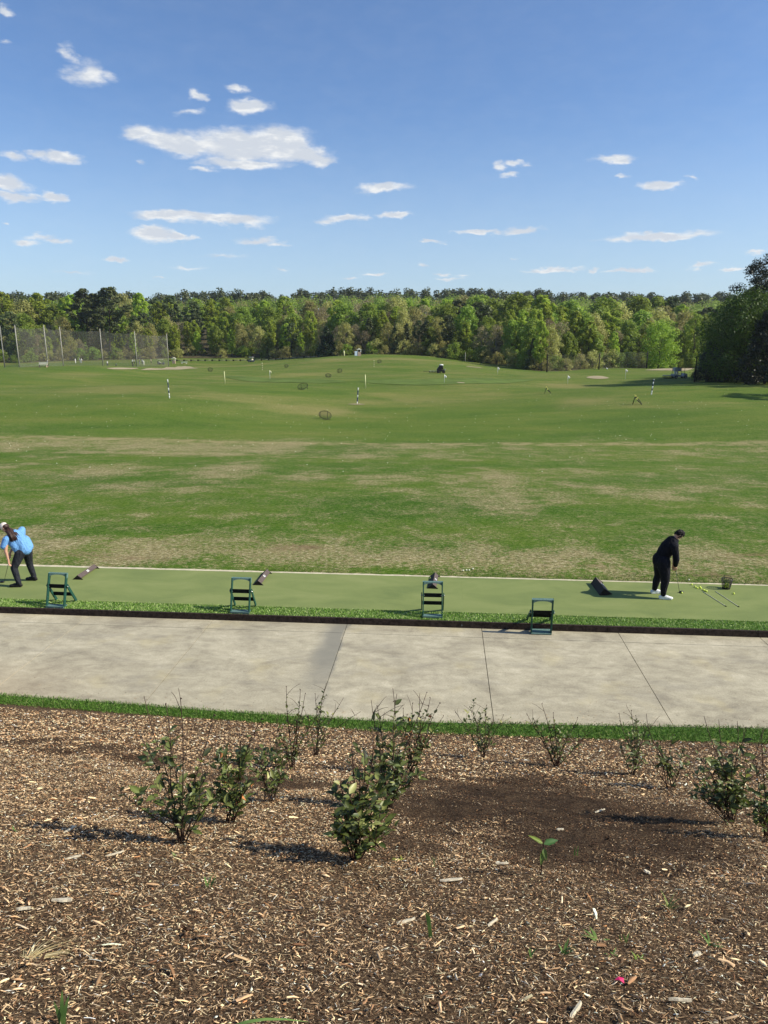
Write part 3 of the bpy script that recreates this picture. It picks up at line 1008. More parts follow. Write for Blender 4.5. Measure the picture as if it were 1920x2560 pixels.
sets = [chips(70000, 1.6, 4.3, 0.005, 0.024, 0.14, 0.45, 0.004),
        chips(100000, 4.2, 7.2, 0.007, 0.028, 0.14, 0.45, 0.004),
        chips(60000, 7.0, 10.1, 0.012, 0.045, 0.15, 0.45, 0.005),
        chips(2600, 1.6, 10.0, 0.035, 0.09, 0.10, 0.32, 0.010),
        chips(125000, 1.6, 7.4, 0.008, 0.050, 0.03, 0.09, 0.008)]
Vs, Fs, Cs, b = [], [], [], 0
for V, F, c in sets:
    Vs.append(V); Fs.append(F + b); Cs.append(c); b += len(V)
ch = np_object('wood_chips', np.concatenate(Vs), np.concatenate(Fs), M['chip'], col=np.concatenate(Cs))
tag(ch, 'loose brown and tan wood chip mulch covering the bank', 'mulch', kind='stuff')


# ------------------------------------------------------------------ grass blades: narrow strips near the path
def blades(name, n, fu, fv, fz, hmin, hmax, wid, cols, label, lean=0.5):
    u = fu(n)
    v = fv(u)
    z = fz(u, v)
    h = rng.uniform(hmin, hmax, n)
    a = rng.uniform(0, 2 * pi, n)
    l = rng.normal(0, lean, (2, n)) * h
    w = wid * rng.uniform(0.6, 1.3, n)
    dx, dy = np.cos(a) * w / 2, np.sin(a) * w / 2
    P = np.stack([np.stack([u - dx, v - dy, z], -1), np.stack([u + dx, v + dy, z], -1),
                  np.stack([u + l[0] * .4 + dx * .8, v + l[1] * .4 + dy * .8, z + h * 0.6], -1),
                  np.stack([u + l[0], v + l[1], z + h], -1)], 1)
    X = P[..., 0] * CU + P[..., 1] * SU
    Y = -P[..., 0] * SU + P[..., 1] * CU
    V = np.stack([X, Y, P[..., 2]], -1).reshape(-1, 3)
    F = (np.arange(n)[:, None, None] * 4 + np.array([(0, 1, 2), (0, 2, 3)])[None]).reshape(-1, 3)
    c = np.array(cols)[rng.integers(0, len(cols), n)] * rng.uniform(0.75, 1.25, (n, 1))
    o = np_object(name, V, F, M['blade'], col=np.repeat(c, 4, 0))
    return tag(o, label, 'grass', kind='stuff')


FR0, FR1 = 14.36, 14.86
blades('turf_fringe', 60000, lambda n: rng.uniform(-13, 12, n), lambda u: rng.uniform(FR0 - 0.01, FR1, len(u)), lambda u, v: np.full(len(u), MZ - 0.012),
       0.022, 0.045, 0.010, [(0.17, 0.32, 0.045), (0.24, 0.40, 0.075), (0.36, 0.48, 0.15), (0.11, 0.22, 0.03), (0.50, 0.58, 0.26)],
       'bright artificial turf strip between mat and dark kerb')
blades('verge_grass', 46000, lambda n: rng.uniform(-12, 11, n), lambda u: mulch_v(u) - 0.06 + rng.random(len(u)) * (edge_v(u) - mulch_v(u) + 0.065),
       lambda u, v: np.full(len(u), 0.025), 0.02, 0.055, 0.007,
       [(0.08, 0.18, 0.022), (0.11, 0.23, 0.032), (0.15, 0.28, 0.05), (0.055, 0.12, 0.015), (0.22, 0.28, 0.09)],
       'narrow strip of real grass between mulch and concrete path')
blades('rough_edge_grass', 15000, lambda n: rng.uniform(-13, 12, n), lambda u: V_EDGE + 0.02 + rng.random(len(u)) ** 2 * 0.7,
       lambda u, v: np.full(len(u), 0.105), 0.012, 0.034, 0.010,
       [(0.06, 0.11, 0.02), (0.09, 0.14, 0.03), (0.24, 0.20, 0.10), (0.04, 0.075, 0.014), (0.36, 0.30, 0.16)],
       'ragged grass along the far edge of the mats')

# ------------------------------------------------------------------ path, kerb, mat
JU = [-13.55, -10.68, -7.81, -4.96, -1.98, 0.92, 3.78, 6.65, 9.5, 12.4]
mb = MB()
GUT0, GUT1, KERB = 13.84, 14.31, 14.31
gap = 0.006
for i in range(len(JU) - 1):
    a, b2 = JU[i] + gap, JU[i + 1] - gap
    # main slab with the curved near edge
    us = np.linspace(a, b2, 7)
    top = [UV(u, float(edge_v(u)), 0) for u in us] + [UV(b2, GUT0 - gap, 0), UV(a, GUT0 - gap, 0)]
    n = len(top)
    bot = [p - Vector((0, 0, 0.10)) for p in top]
    mb.add(top + bot, [tuple(range(n))] + [(k, k + n, (k + 1) % n + n, (k + 1) % n) for k in range(n)])
    g = [UV(a, GUT0 + gap * .5, 0.001), UV(b2, GUT0 + gap * .5, 0.001), UV(b2, GUT1, 0.001), UV(a, GUT1, 0.001)]
    gb = [p - Vector((0, 0, 0.10)) for p in g]
    mb.add(g + gb, [(0, 1, 2, 3)] + [(k, k + 4, (k + 1) % 4 + 4, (k + 1) % 4) for k in range(4)])
path = mb.build('concrete_path', M['concrete'])
tag(path, 'pale concrete path of large slabs with narrow joints', 'path', kind='structure')
mb = MB()
us = np.linspace(-13.5, 12.4, 40)
A = [UV(u, float(mulch_v(u)) - 0.25, 0.018) for u in us] + [UV(u, 14.5, -0.035) for u in us[::-1]]
mb.add([UV(u, 10.9, -0.035) for u in (-13.5, 12.4)] + [UV(u, 14.5, -0.035) for u in (12.4, -13.5)], [(0, 1, 2, 3)])
tag(mb.build('path_bedding', M['joint']), 'dirt in the path joints', 'ground', kind='structure')
# soil sheet of the verge between the mulch and the path
P0 = [UV(u, float(mulch_v(u)) - 0.10, 0.03) for u in us]
P1 = [UV(u, float(edge_v(u)) - 0.002, 0.012) for u in us]
mb = MB()
mb.add(P0 + P1, [(k, k + 1, k + 41, k + 40) for k in range(39)])
tag(mb.build('verge_ground', M['turfbase']), 'green ground of the narrow verge', 'ground', kind='structure')

rotUV = Matrix.Rotation(-YAW, 3, 'Z')
mb = MB()
for i in range(-4, 4):
    a = -1.7 + i * 3.05 + 2.2
    mb.box(UV(a + 1.525, 14.335, MZ / 2 + 0.004), (3.044, 0.05, MZ + 0.004), rotUV)
kerb = mb.build('timber_kerb', M['kerb'], bevel=0.004)
tag(kerb, 'dark brown timber kerb edging the hitting mats', 'kerb', kind='structure')


def uvsheet(name, u0, u1, v0, v1, z, mat, label, cat='ground', nz=0.0, thick=0.0):
    m_ = MB()
    n = 60
    vs, fs = [], []
    for i in range(n + 1):
        u = u0 + (u1 - u0) * i / n
        for v in (v0, v1):
            vs.append(UV(u, v + (n2d(u, v, 1.1) * nz), z))
    for i in range(n):
        fs.append((2 * i, 2 * i + 2, 2 * i + 3, 2 * i + 1))
    m_.add(vs, fs)
    return tag(m_.build(name, mat), label, cat, kind='structure')


uvsheet('turf_ground', -13.5, 12.5, 14.36, 14.87, MZ - 0.010, M['turfbase'], 'backing of the bright turf strip')
# the hitting mat: a slightly raised pad in long pieces with faint seams
mb = MB()
cuts = [-13.5, -7.2, -3.35, 0.55, 4.7, 8.9, 12.5]
for i in range(len(cuts) - 1):
    mb.box(UV((cuts[i] + cuts[i + 1]) / 2, (14.85 + 17.235) / 2, MZ - 0.01), (cuts[i + 1] - cuts[i] - 0.0006, 17.235 - 14.85, 0.03), rotUV)
matob = mb.build('hitting_mat', M['mat'])
tag(matob, 'long pale green synthetic hitting mat', 'mat', kind='structure')
mb = MB()
x = -13.5
random.seed(3)
while x < 12.4:
    L = 2.1
    n = 14
    vs, fs = [], []
    for i in range(n + 1):
        u = x + 0.004 + (L - 0.008) * i / n
        w = float(np.interp(u, [-12, -3, 8], [.135, .10, .075])) + 0.03 * n2d(u, 0, 1.7) + 0.015 * n2d(u, 2, 9)
        for v, z in ((17.24, 0.05), (17.24, MZ + 0.004), (17.24 + w, MZ + 0.002), (17.24 + w + 0.05, 0.05)):
            vs.append(UV(u, v, z))
    for i in range(n):
        for k in range(3):
            fs.append((4 * i + k, 4 * i + 4 + k, 4 * i + 5 + k, 4 * i + 1 + k))
    mb.add(vs, fs)
    x += L
tag(mb.build('concrete_edging', M['edge']), 'thin pale concrete edging beyond the mats', 'edging', kind='structure')
# earth under the mat so that nothing floats
uvsheet('sub_ground', -13.5, 12.5, 14.36, 17.6, 0.06, M['joint'], 'earth below the mats')

rs_ = np.random.default_rng(31)
nd = 900
ud = rs_.uniform(-9, 8, nd)
vd = edge_v(ud) + np.abs(rs_.normal(0, .28, nd)) ** 1.3 * rs_.uniform(.2, 2.2, nd)
vd = np.minimum(vd, 13.7)
Ld, Wd, ad = rs_.uniform(.006, .028, nd), rs_.uniform(.002, .008, nd), rs_.uniform(0, 3.14, nd)
dx, dy = np.cos(ad) * Ld / 2, np.sin(ad) * Ld / 2
ex, ey = -np.sin(ad) * Wd / 2, np.cos(ad) * Wd / 2
Pd = np.stack([np.stack([ud + a * dx + b_ * ex, vd + a * dy + b_ * ey, np.full(nd, z)], -1) for (a, b_, z) in ((-1, -1, .002), (1, -1, .003), (1, 1, .002), (-1, 1, .003), (0, 0, .008))], 1)
Vd = np.stack([Pd[..., 0] * CU + Pd[..., 1] * SU, -Pd[..., 0] * SU + Pd[..., 1] * CU, Pd[..., 2]], -1).reshape(-1, 3)
Fd = (np.arange(nd)[:, None, None] * 5 + np.array([(0, 1, 4), (1, 2, 4), (2, 3, 4), (3, 0, 4)])[None]).reshape(-1, 3)
db = np_object('path_debris', Vd, Fd, M['chip'], col=np.repeat(PAL[rs_.integers(1, 6, nd)], 5, 0))
tag(db, 'small wood bits and crumbs scattered on the concrete path', 'debris', kind='stuff')

# ------------------------------------------------------------------ bag stands
def make_stand():
    root = empty('bag_stand')
    W = 0.205
    for s in (-1, 1):
        MB().bar((s * W, 0, 0.02), (s * W, 0.24, 0.73), 0.078, 0.026, (0, 1, 0)).build('side_rail', M['teal'], root, 0.004)
        mb = MB().bar((s * (W + 0.034), 0.15, 0.49), (s * (W + 0.034), 0.46, 0.0), 0.070, 0.022, (0, 1, 0))
        mb.build('rear_leg', M['teal'], root, 0.004)
        mb = MB().tube([(s * (W + 0.055), 0.155, 0.45), (s * (W - 0.03), 0.155, 0.45)], 0.013, 10)
        mb.build('pivot_bolt', M['steel'], root)
    # arched handle board
    mb = MB()
    n = 14
    vs = []
    for i in range(n + 1):
        t = -1 + 2 * i / n
        x = t * (W + 0.016)
        zt = 0.735
        zb = 0.735 - 0.028 - 0.042 * t ** 4 - 0.028 * t * t
        for y, z in ((0.222, zb), (0.222, zt), (0.275, zt + 0.006), (0.275, zb + 0.008)):
            vs.append((x, y + (z - 0.73) * 0.3, z))
    fs = []
    for i in range(n):
        for k in range(4):
            fs.append((4 * i + k, 4 * i + (k + 1) % 4, 4 * i + 4 + (k + 1) % 4, 4 * i + 4 + k))
    fs += [(0, 1, 2, 3), (4 * n + 3, 4 * n + 2, 4 * n + 1, 4 * n)]
    mb.add(vs, fs)
    mb.build('handle', M['tealworn'], root, 0.004)
    mb = MB().box((0, 0.155, 0.455), (2 * W - 0.03, 0.024, 0.088))
    mb.build('upper_crossbar', M['tealshaded'], root, 0.003)
    mb = MB().box((0, 0.345, 0.205), (2 * W + 0.04, 0.024, 0.082))
    mb.build('lower_crossbar', M['tealshaded'], root, 0.003)
    mb = MB()
    mb.box((0, 0.035, 0.028), (2 * W + 0.02, 0.15, 0.022))
    mb.box((0, -0.036, 0.022), (2 * W + 0.02, 0.02, 0.044))
    mb.build('foot_plate', M['tealworn'], root, 0.003)
    mb = MB().tube([(-W, 0.12, 0.03), (W, 0.12, 0.03)], 0.010, 8)
    mb.build('foot_bar', M['tealshaded'], root)
    return root


labels = ['teal bag stand between the woman in blue and the first divider', 'teal bag stand beside the second divider from the left',
          'teal bag stand overlapping the divider in the middle of the mats', 'bag stand tipped forward with its foot on the concrete path']
GS = 'folding bag stands along the kerb'
st0 = make_stand()
spots = [(138, 1520, MZ, -0.03), (600, 1533, MZ, 0.0), (1081, 1544, MZ, 0.02), (1350, 1578, 0.0, 0.02)]
for i, (px, py, z, rz) in enumerate(spots):
    o = st0 if i == 0 else copy_tree(st0)
    p = at(px, py, z)
    u, v = toUV(p.x, p.y)
    v = max(v, 14.40) if z > 0 else 14.13
    q = UV(u, v, z + 0.004)
    o.location = q
    o.rotation_euler = (0, 0, -YAW + rz)
    if i == 3:
        o.rotation_euler = (R(20), 0, -YAW + rz)
    tag(o, labels[i], 'bag stand', GS)

# ------------------------------------------------------------------ bay dividers
def make_divider():
    root = empty('bay_divider')
    L, w, h = 0.92, 0.13, 0.115
    n = Vector((h, 0, w)).normalized()
    mb = MB().bar((-w, 0, 0.0), (-w, L, 0), 0.001, 0.001)
    mb = MB()
    # left board: full slope to the ground
    mb.add([(-w, 0.012, 0), (0, 0.012, h), (0, L - 0.012, h), (-w, L - 0.012, 0), (-w + .018, 0.012, 0), (0, 0.012, h - .016), (0, L - .012, h - .016), (-w + .018, L - .012, 0)],
           [(0, 3, 2, 1), (4, 5, 6, 7), (0, 1, 5, 4), (3, 7, 6, 2), (0, 4, 7, 3)])
    mb.build('back_board', M['boardshaded'], root)
    # right board: upper half only
    mb = MB()
    mb.add([(0, 0.0, h + .004), (w * .66, 0.0, h * .36), (w * .66, L, h * .36), (0, L, h + .004), (0, 0.0, h - .014), (w * .6, 0.0, h * .30), (w * .6, L, h * .30), (0, L, h - .014)],
           [(0, 1, 2, 3), (4, 7, 6, 5), (0, 4, 5, 1), (3, 2, 6, 7), (1, 5, 6, 2)])
    mb.build('front_board', M['board'], root)
    for y in (0.0, L - 0.02):
        mb = MB()
        e = [(-w - .005, y, 0), (w + .005, y, 0), (0.0, y, h + .003)]
        e2 = [(a, b + 0.02, c) for a, b, c in e]
        mb.add(e + e2, [(0, 1, 2), (5, 4, 3), (0, 3, 4, 1), (1, 4, 5, 2), (2, 5, 3, 0)])
        mb.build('end_bracket', M['boardshaded'], root)
    lx, lz = w * .33 + .003, h * .68 + .008
    d = Vector((w * .66, 0, -h * .64)).normalized()
    mb = MB().bar(Vector((lx, L / 2 - .045, lz)), Vector((lx, L / 2 + .045, lz)), 0.055, 0.004, d)
    lb = mb.build('number_sticker', M['label'], root)
    for k in (-1, 1):
        MB().bar(Vector((lx + .003, L / 2 + k * .016 - .006, lz + .0035)), Vector((lx + .003, L / 2 + k * .016 + .006, lz + .0035)), 0.03, 0.002, d).build('printed_mark', M['ink'], lb)
    return root


dv0 = make_divider()
dl = ['grey brown bay divider lying slanted behind the leftmost bag stand', 'grey brown bay divider with white sticker right of the second bag stand',
      'dark bay divider seen end on behind the third bag stand', 'black bay divider tipped up at the end of the golfer shadow']
ends = [((207, 1450), (245, 1424)), ((658, 1464), (679, 1436)), ((1095, 1473), (1100, 1446)), ((1529, 1490), (1516, 1460))]
for i, (a, b) in enumerate(ends):
    o = dv0 if i == 0 else copy_tree(dv0)
    p, q = at(*a), at(*b)
    d = (q - p).normalized()
    ang = math.atan2(d.y, d.x) - pi / 2
    side = Vector((math.cos(ang), math.sin(ang), 0))
    o.location = p - side * 0.13 + Vector((0, 0, 0.006))
    o.rotation_euler = (0, 0, ang)
    if i == 3:
        o.scale = (1.25, 0.92, 1.5)
        o.rotation_euler = (0, R(-12), ang + 0.12)
        o.location = p - side * 0.14 + Vector((0, 0, 0.004))
    tag(o, dl[i], 'bay divider', 'dividers between the hitting bays')

# ------------------------------------------------------------------ people
def hand_pts(mb, wrist, pdir, pnorm, thumb, curl=0.9, s=1.0):
    """palm and five bent fingers; pdir along the hand, pnorm out of the palm, thumb side vector"""
    w, d, n, t = Vector(wrist), Vector(pdir).normalized(), Vector(pnorm).normalized(), Vector(thumb).normalized()
    k = w + d * 0.075 * s
    for j in (-1, -.33, .33, 1):
        mb.cap(w + t * 0.016 * j * s, 0.017 * s, k + t * 0.028 * j * s, 0.0125 * s, 8)
    lens = (0.068, 0.082, 0.088, 0.080)
    for i, j in enumerate((-1, -.33, .33, 1)):
        L = lens[i] * s
        p0 = k + t * 0.030 * j * s
        c1, c2, c3 = curl * 0.5, curl * 1.2, curl * 1.8
        p1 = p0 + (d * math.cos(c1) + n * math.sin(c1)) * L * .45
        p2 = p1 + (d * math.cos(c2) + n * math.sin(c2)) * L * .32
        p3 = p2 + (d * math.cos(c3) + n * math.sin(c3)) * L * .23
        mb.chain([p0, p1, p2, p3], [0.0095 * s, 0.009 * s, 0.0085 * s, 0.0075 * s], 8)
    p0 = w + d * 0.018 * s + t * 0.022 * s
    p1 = p0 + (d * 0.6 + t * 0.7).normalized() * 0.040 * s
    p2 = p1 + (d * 0.9 + t * 0.2 + n * 0.4).normalized() * 0.034 * s
    mb.chain([p0, p1, p2], [0.014 * s, 0.011 * s, 0.009 * s], 8)


def head_pts(mb, c, fwd, up, s=1.0):
    c, f, u = Vector(c), Vector(fwd).normalized(), Vector(up).normalized()
    u = (u - f * u.dot(f)).normalized()
    l = u.cross(f)
    rot = Matrix((l, f, u)).transposed()
    mb.ball(c + u * 0.02 * s, (0.074 * s, 0.094 * s, 0.10 * s), 16, 12, rot)
    mb.ball(c - u * 0.055 * s + f * 0.025 * s, (0.055 * s, 0.062 * s, 0.062 * s), 14, 10, rot)          # jaw
    mb.cap(c + f * 0.088 * s + u * 0.012 * s, 0.010 * s, c + f * 0.108 * s - u * 0.022 * s, 0.014 * s, 8)   # nose
    mb.ball(c + f * 0.083 * s - u * 0.058 * s, (0.026 * s, 0.012 * s, 0.010 * s), 10, 6, rot)               # lips
    mb.ball(c + f * 0.070 * s - u * 0.092 * s, (0.022 * s, 0.020 * s, 0.018 * s), 10, 6, rot)               # chin
    for k in (-1, 1):
        mb.ball(c + l * 0.078 * s * k - f * 0.005 * s - u * 0.008 * s, (0.012 * s, 0.020 * s, 0.032 * s), 8, 8, rot)
        mb.ball(c + l * 0.031 * s * k + f * 0.083 * s + u * 0.027 * s, (0.026 * s, 0.012 * s, 0.008 * s), 8, 6, rot)   # brow
    return rot


def eyes(c, rot, root, s=1.0):
    for k in (-1, 1):
        MB().ball(Vector(c) + rot @ Vector((0.031 * k * s, 0.086 * s, 0.008 * s)), 0.011 * s, 8, 6).build('eye', M['ink'], root)


def shoe(mb, ankle, heel_back, toe, up=Vector((0, 0, 1)), w=0.052):
    """shoe from heel to toe with its sole on the ground"""
    a, t = Vector(ankle), Vector(toe)
    f = (t - a); f.z = 0; L = f.length; f.normalize()
    s = Vector((-f.y, f.x, 0))
    rot = Matrix((f, s, Vector((0, 0, 1)))).transposed()
    heel = Vector((a.x, a.y, 0.045)) - f * heel_back
    mb.ball(heel + Vector((0, 0, 0.0)), (0.055, w * .85, 0.048), 14, 10, rot)
    mb.ball(heel + f * 0.10 + Vector((0, 0, 0.005)), (0.10, w * .92, 0.05), 14, 10, rot)
    mb.ball(heel + f * 0.185 + Vector((0, 0, -0.008)), (0.085, w, 0.038), 14, 10, rot)
    mb.cap(heel + f * 0.03 + Vector((0, 0, 0.02)), w * .85, Vector((a.x, a.y, 0.085)), w * .78)
    mb.box(heel + f * 0.10 + Vector((0, 0, -0.030)), (0.27, w * 1.7, 0.022), rot)


def make_man(loc):
    root = empty('person', loc, -YAW)
    tag(root, 'golfer in black top and trousers with white shoes, bent over a club', 'person')
    b = MB()
    pel, wai, che, upc, nek = (-.07, 0, .90), (-.02, 0, 1.05), (.06, 0, 1.21), (.125, 0, 1.33), (.185, 0, 1.405)
    head = Vector((.265, 0.0, 1.505))
    hn, an, hf, af = (-.05, -.11, .88), (-.01, -.19, .085), (-.07, .10, .88), (-.10, .19, .085)
    kn, kf = (.015, -.17, .47), (-.045, .16, .47)
    shn, shf = (.135, -.205, 1.265), (.17, .20, 1.285)
    eln, elf = (.195, -.225, .98), (.26, .14, 1.0)
    wrn, wrf = (.225, -.07, .755), (.235, .03, .78)
    b.chain([pel, wai, che, upc], [.13, .125, .14, .12])
    b.chain([upc, nek, head], [.09, .062, .060])
    for sh, elb, wr in ((shn, eln, wrn), (shf, elf, wrf)):
        b.chain([upc, sh, elb, wr], [.09, .062, .045, .031])
    for h, k, a in ((hn, kn, an), (hf, kf, af)):
        b.chain([pel, h, k, a], [.12, .105, .068, .042])
    hf_dir = Vector((.55, 0.25, -.8))
    rot = head_pts(b, head, hf_dir, Vector((.8, 0, .6)), 1.0)
    gd = Vector((.22, .24, -.66)).normalized()
    hand_pts(b, wrn, (-.02, .10, -1), (.2, 1, .1), (1, -.1, .1), 1.25)
    hand_pts(b, wrf, (0.02, -.05, -1), (.1, -1, .1), (1, .1, .1), 1.2)
    remeshed(b, 'body', M['skin'], root, 0.006, 3)
    eyes(head, rot, root)
    # hair: cap of short curls
    h = MB()
    random.seed(5)
    for i in range(150):
        v = Vector((random.gauss(0, 1), random.gauss(0, 1), random.gauss(0, 1))).normalized()
        q = rot @ Vector((v.x * 0.082, v.y * 0.100, v.z * 0.105 + 0.022))
        loc_ = rot.transposed() @ q
        if loc_.y > 0.035 and loc_.z < 0.07: continue
        if loc_.z < -0.055: continue
        h.ball(head + q, random.uniform(0.014, 0.024), 7, 5)
    h.ball(head + rot @ Vector((0, -0.012, 0.030)), (0.080, 0.094, 0.098), 14, 10, rot)
    h.build('hair', M['darkhair'], root)
    # sweater with long sleeves
    t = MB()
    t.chain([(-.055, 0, .93), wai, che, upc], [.165, .168, .178, .145])
    t.cap((.0, 0, 1.10), .175, (.085, 0, 1.14), .150)
    t.chain([(.13, 0, 1.30), (.205, 0, 1.355)], [.12, .078])
    t.cap((.12, -.10, 1.22), .115, (.12, .10, 1.23), .115)
    t.chain([(.15, -.08, 1.27), shn, eln, (.232, -.10, .80)], [.115, .086, .070, .050])
    t.chain([(.15, .08, 1.28), shf, elf], [.115, .084, .064])
    remeshed(t, 'sweater', M['blackcloth'], root, 0.009, 6)
    # trousers
    t = MB()
    t.chain([(-.03, 0, 1.0), pel], [.155, .180])
    t.cap((-.11, 0, .92), .162, (-.10, 0, .84), .162)
    for h_, k, a in ((hn, kn, an), (hf, kf, af)):
        t.chain([h_, (h_[0] * .5 + k[0] * .5, h_[1] * .5 + k[1] * .5, .68), k, (k[0] * .5 + a[0] * .5 - .01, k[1] * .5 + a[1] * .5, .30), (a[0], a[1], .115)], [.158, .134, .098, .084, .060])
    remeshed(t, 'trousers', M['blackpants'], root, 0.009, 5)
    t = MB(); shoe(t, an, 0.045, (an[0] + .23, an[1] - .03, 0)); remeshed(t, 'shoe', M['whiteshoe'], root, 0.006, 3)
    t = MB(); shoe(t, af, 0.045, (af[0] + .25, af[1] + .03, 0)); remeshed(t, 'shoe', M['whiteshoe'], root, 0.006, 3)
    return root


def club(name, top, bot, label, fdir):
    root = empty(name, (0, 0, 0))
    tag(root, label, 'golf club')
    top, bot = Vector(top), Vector(bot)
    d = (bot - top)
    MB().tube([top + d * .22, bot], [0.0065, 0.005], 8).build('shaft', M['shaft'], root)
    MB().tube([top, top + d * .26], [0.013, 0.010], 8).build('grip', M['grip'], root)
    f = Vector(fdir).normalized()
    s = Vector((-f.y, f.x, 0))
    rot = Matrix((f, s, Vector((0, 0, 1)))).transposed()
    mb = MB()
    mb.ball(bot + f * 0.045 + Vector((0, 0, 0.014)), (0.058, 0.040, 0.026), 14, 8, rot)
    mb.cap(bot, 0.009, bot + f * 0.02 + Vector((0, 0, .01)), 0.012)
    remeshed(mb, 'club_head', M['clubhead'], root, 0.005, 2)
    return root


pm = at(1652, 1491)
um, vm = toUV(pm.x, pm.y)
man = make_man(pm + Vector((0, 0, 0.006)))
RW = Matrix.Rotation(-YAW, 3, 'Z')
cb = at(1706, 1483)
club('golf_club', man.location + RW @ Vector((.235, -.02, .80)), Vector((cb.x - .06, cb.y + .02, MZ + .012)), 'golf club held by the golfer in black, head behind a yellow ball', (1, 0.1, 0))


def make_woman(loc):
    root = empty('person', loc, -YAW)
    tag(root, 'long haired golfer in light blue shirt and cream cap bending at the left edge', 'person')
    b = MB()
    pel, wai, che, upc, nek = (.08, 0, .84), (.04, 0, .98), (-.03, 0, 1.13), (-.10, 0, 1.25), (-.19, -.02, 1.36)
    head = Vector((-.30, -.06, 1.445))
    hn, kn, an = (.05, -.10, .82), (-.09, -.21, .47), (.01, -.25, .09)
    hf, kf, af = (.10, .10, .82), (.06, .19, .46), (.11, .24, .09)
    shn, eln, wrn = (-.20, -.20, 1.18), (-.20, -.28, .91), (-.155, -.29, .67)
    shf, elf, wrf = (-.03, .20, 1.32), (-.20, .16, 1.02), (-.29, .0, .76)
    b.chain([pel, wai, che, upc], [.115, .10, .11, .10])
    b.chain([upc, nek, head], [.08, .052, .055])
    for sh, elb, wr in ((shn, eln, wrn), (shf, elf, wrf)):
        b.chain([upc, sh, elb, wr], [.08, .052, .038, .026])
    for h, k, a in ((hn, kn, an), (hf, kf, af)):
        b.chain([pel, h, k, a], [.11, .095, .060, .038])
    rot = head_pts(b, head, Vector((-.75, -.05, -.62)), Vector((-.5, 0, .8)), .95)
    hand_pts(b, wrn, (.10, -.04, -1), (.9, .1, .1), (-.2, .9, .1), 0.55, .92)
    hand_pts(b, wrf, (-.15, .05, -1), (.2, -1, 0), (-1, 0, 0), 1.2, .92)
    remeshed(b, 'body', M['skin'], root, 0.006, 3)
    eyes(head, rot, root, .95)
    # cap with peak
    t = MB()
    t.ball(head + rot @ Vector((0, -.002, .035)), (.084, .102, .090), 18, 12, rot)
    cut = MB()
    remeshed(t, 'cap', M['cap'], root, 0.006, 1)
    n = 10
    vs = []
    for i in range(n + 1):
        a = -1.15 + 2.3 * i / n
        vs.append(head + rot @ Vector((.080 * math.sin(a), .082 * math.cos(a) + .005, .040)))
        vs.append(head + rot @ Vector((.078 * math.sin(a), .082 * math.cos(a) + .075 * max(0.15, math.cos(a)), .030)))
    vs += [p - rot @ Vector((0, 0, .006)) for p in vs]
    k = 2 * n + 2
    fs = []
    for i in range(n):
        fs += [(2 * i, 2 * i + 1, 2 * i + 3, 2 * i + 2), (k + 2 * i, k + 2 * i + 2, k + 2 * i + 3, k + 2 * i + 1), (2 * i + 1, k + 2 * i + 1, k + 2 * i + 3, 2 * i + 3)]
    t = MB().add(vs, fs, True)
    t.build('cap_peak', M['blackshoe'], root)
    # long hair falling over the back
    h = MB()
    random.seed(9)
    for i in range(90):
        a = random.uniform(-1, 1)
        st = head + rot @ Vector((a * .070, -.075 + .02 * abs(a) + random.uniform(-.01, .02), random.uniform(-.03, .05)))
        m1 = Vector((-.17 + random.uniform(-.02, .03) + a * .04, a * .085 - .07, 1.385 - abs(a) * .02))
        e = Vector((.03 + random.uniform(-.05, .05) + a * .09, a * .12 - .12, 1.19 + random.uniform(-.04, .02) - abs(a) * .03))
        m2 = m1.lerp(e, .5) + Vector((0, 0, .035))
        h.tube([st, m1, m2, e], [.013, .015, .014, .005], 5)
    h.ball(head + rot @ Vector((0, -.030, .005)), (.084, .080, .085), 14, 10, rot)
    h.build('hair', M['brownhair'], root)
    # loose shirt with short sleeves
    t = MB()
    t.chain([(.10, 0, .90), (.05, 0, 1.0), che, upc], [.175, .172, .168, .13])
    t.chain([(-.02, -.12, .84), (-.03, -.10, .96)], [.065, .12])
    t.cap((.15, .09, .93), .12, (.07, .10, 1.08), .13)
    t.cap((-.13, -.10, 1.16), .115, (-.05, .11, 1.22), .115)
    t.cap((-.08, -.10, 1.05), .12, (.02, -.05, .93), .13)
    t.chain([(-.10, 0, 1.25), (-.155, -.01, 1.31)], [.11, .070])
    t.chain([(-.15, -.10, 1.20), shn, (-.25, -.255, 1.02)], [.105, .085, .076])
    t.chain([(-.03, .10, 1.25), shf, (-.05, .22, 1.20)], [.105, .082, .076])
    remeshed(t, 'shirt', M['bluecloth'], root, 0.009, 5)
    t = MB()
    t.chain([(.08, 0, .92), pel], [.135, .150])
    for h_, k_, a_ in ((hn, kn, an), (hf, kf, af)):
        mid = Vector(h_).lerp(Vector(k_), .5)
        low = Vector(k_).lerp(Vector(a_), .5)
        t.chain([h_, mid, k_, low, (a_[0], a_[1], .11)], [.125, .105, .082, .074, .062])
    remeshed(t, 'trousers', M['greypants'], root, 0.009, 4)
    t = MB(); shoe(t, an, 0.03, (an[0] - .25, an[1] - .04, 0)); remeshed(t, 'shoe', M['blackshoe'], root, 0.006, 3)
    t = MB(); shoe(t, af, 0.03, (af[0] - .25, af[1] + .02, 0)); remeshed(t, 'shoe', M['blackshoe'], root, 0.006, 3)
    return root


pw = at(62, 1459)
woman = make_woman(pw + Vector((0, 0, 0.006)))
cw = at(4, 1457)
club('golf_club', woman.location + RW @ Vector((-.27, .02, .78)), Vector((cw.x + .06, cw.y + .0, MZ + .012)), 'golf club held by the golfer in the blue shirt', (-1, 0.1, 0))

# ------------------------------------------------------------------ basket, balls, rods
def ball_mesh(r, mat):
    o = MB().ball((0, 0, 0), r, 14, 10)
    me = o.mesh('golf_ball')
    me.materials.append(mat)
    return me


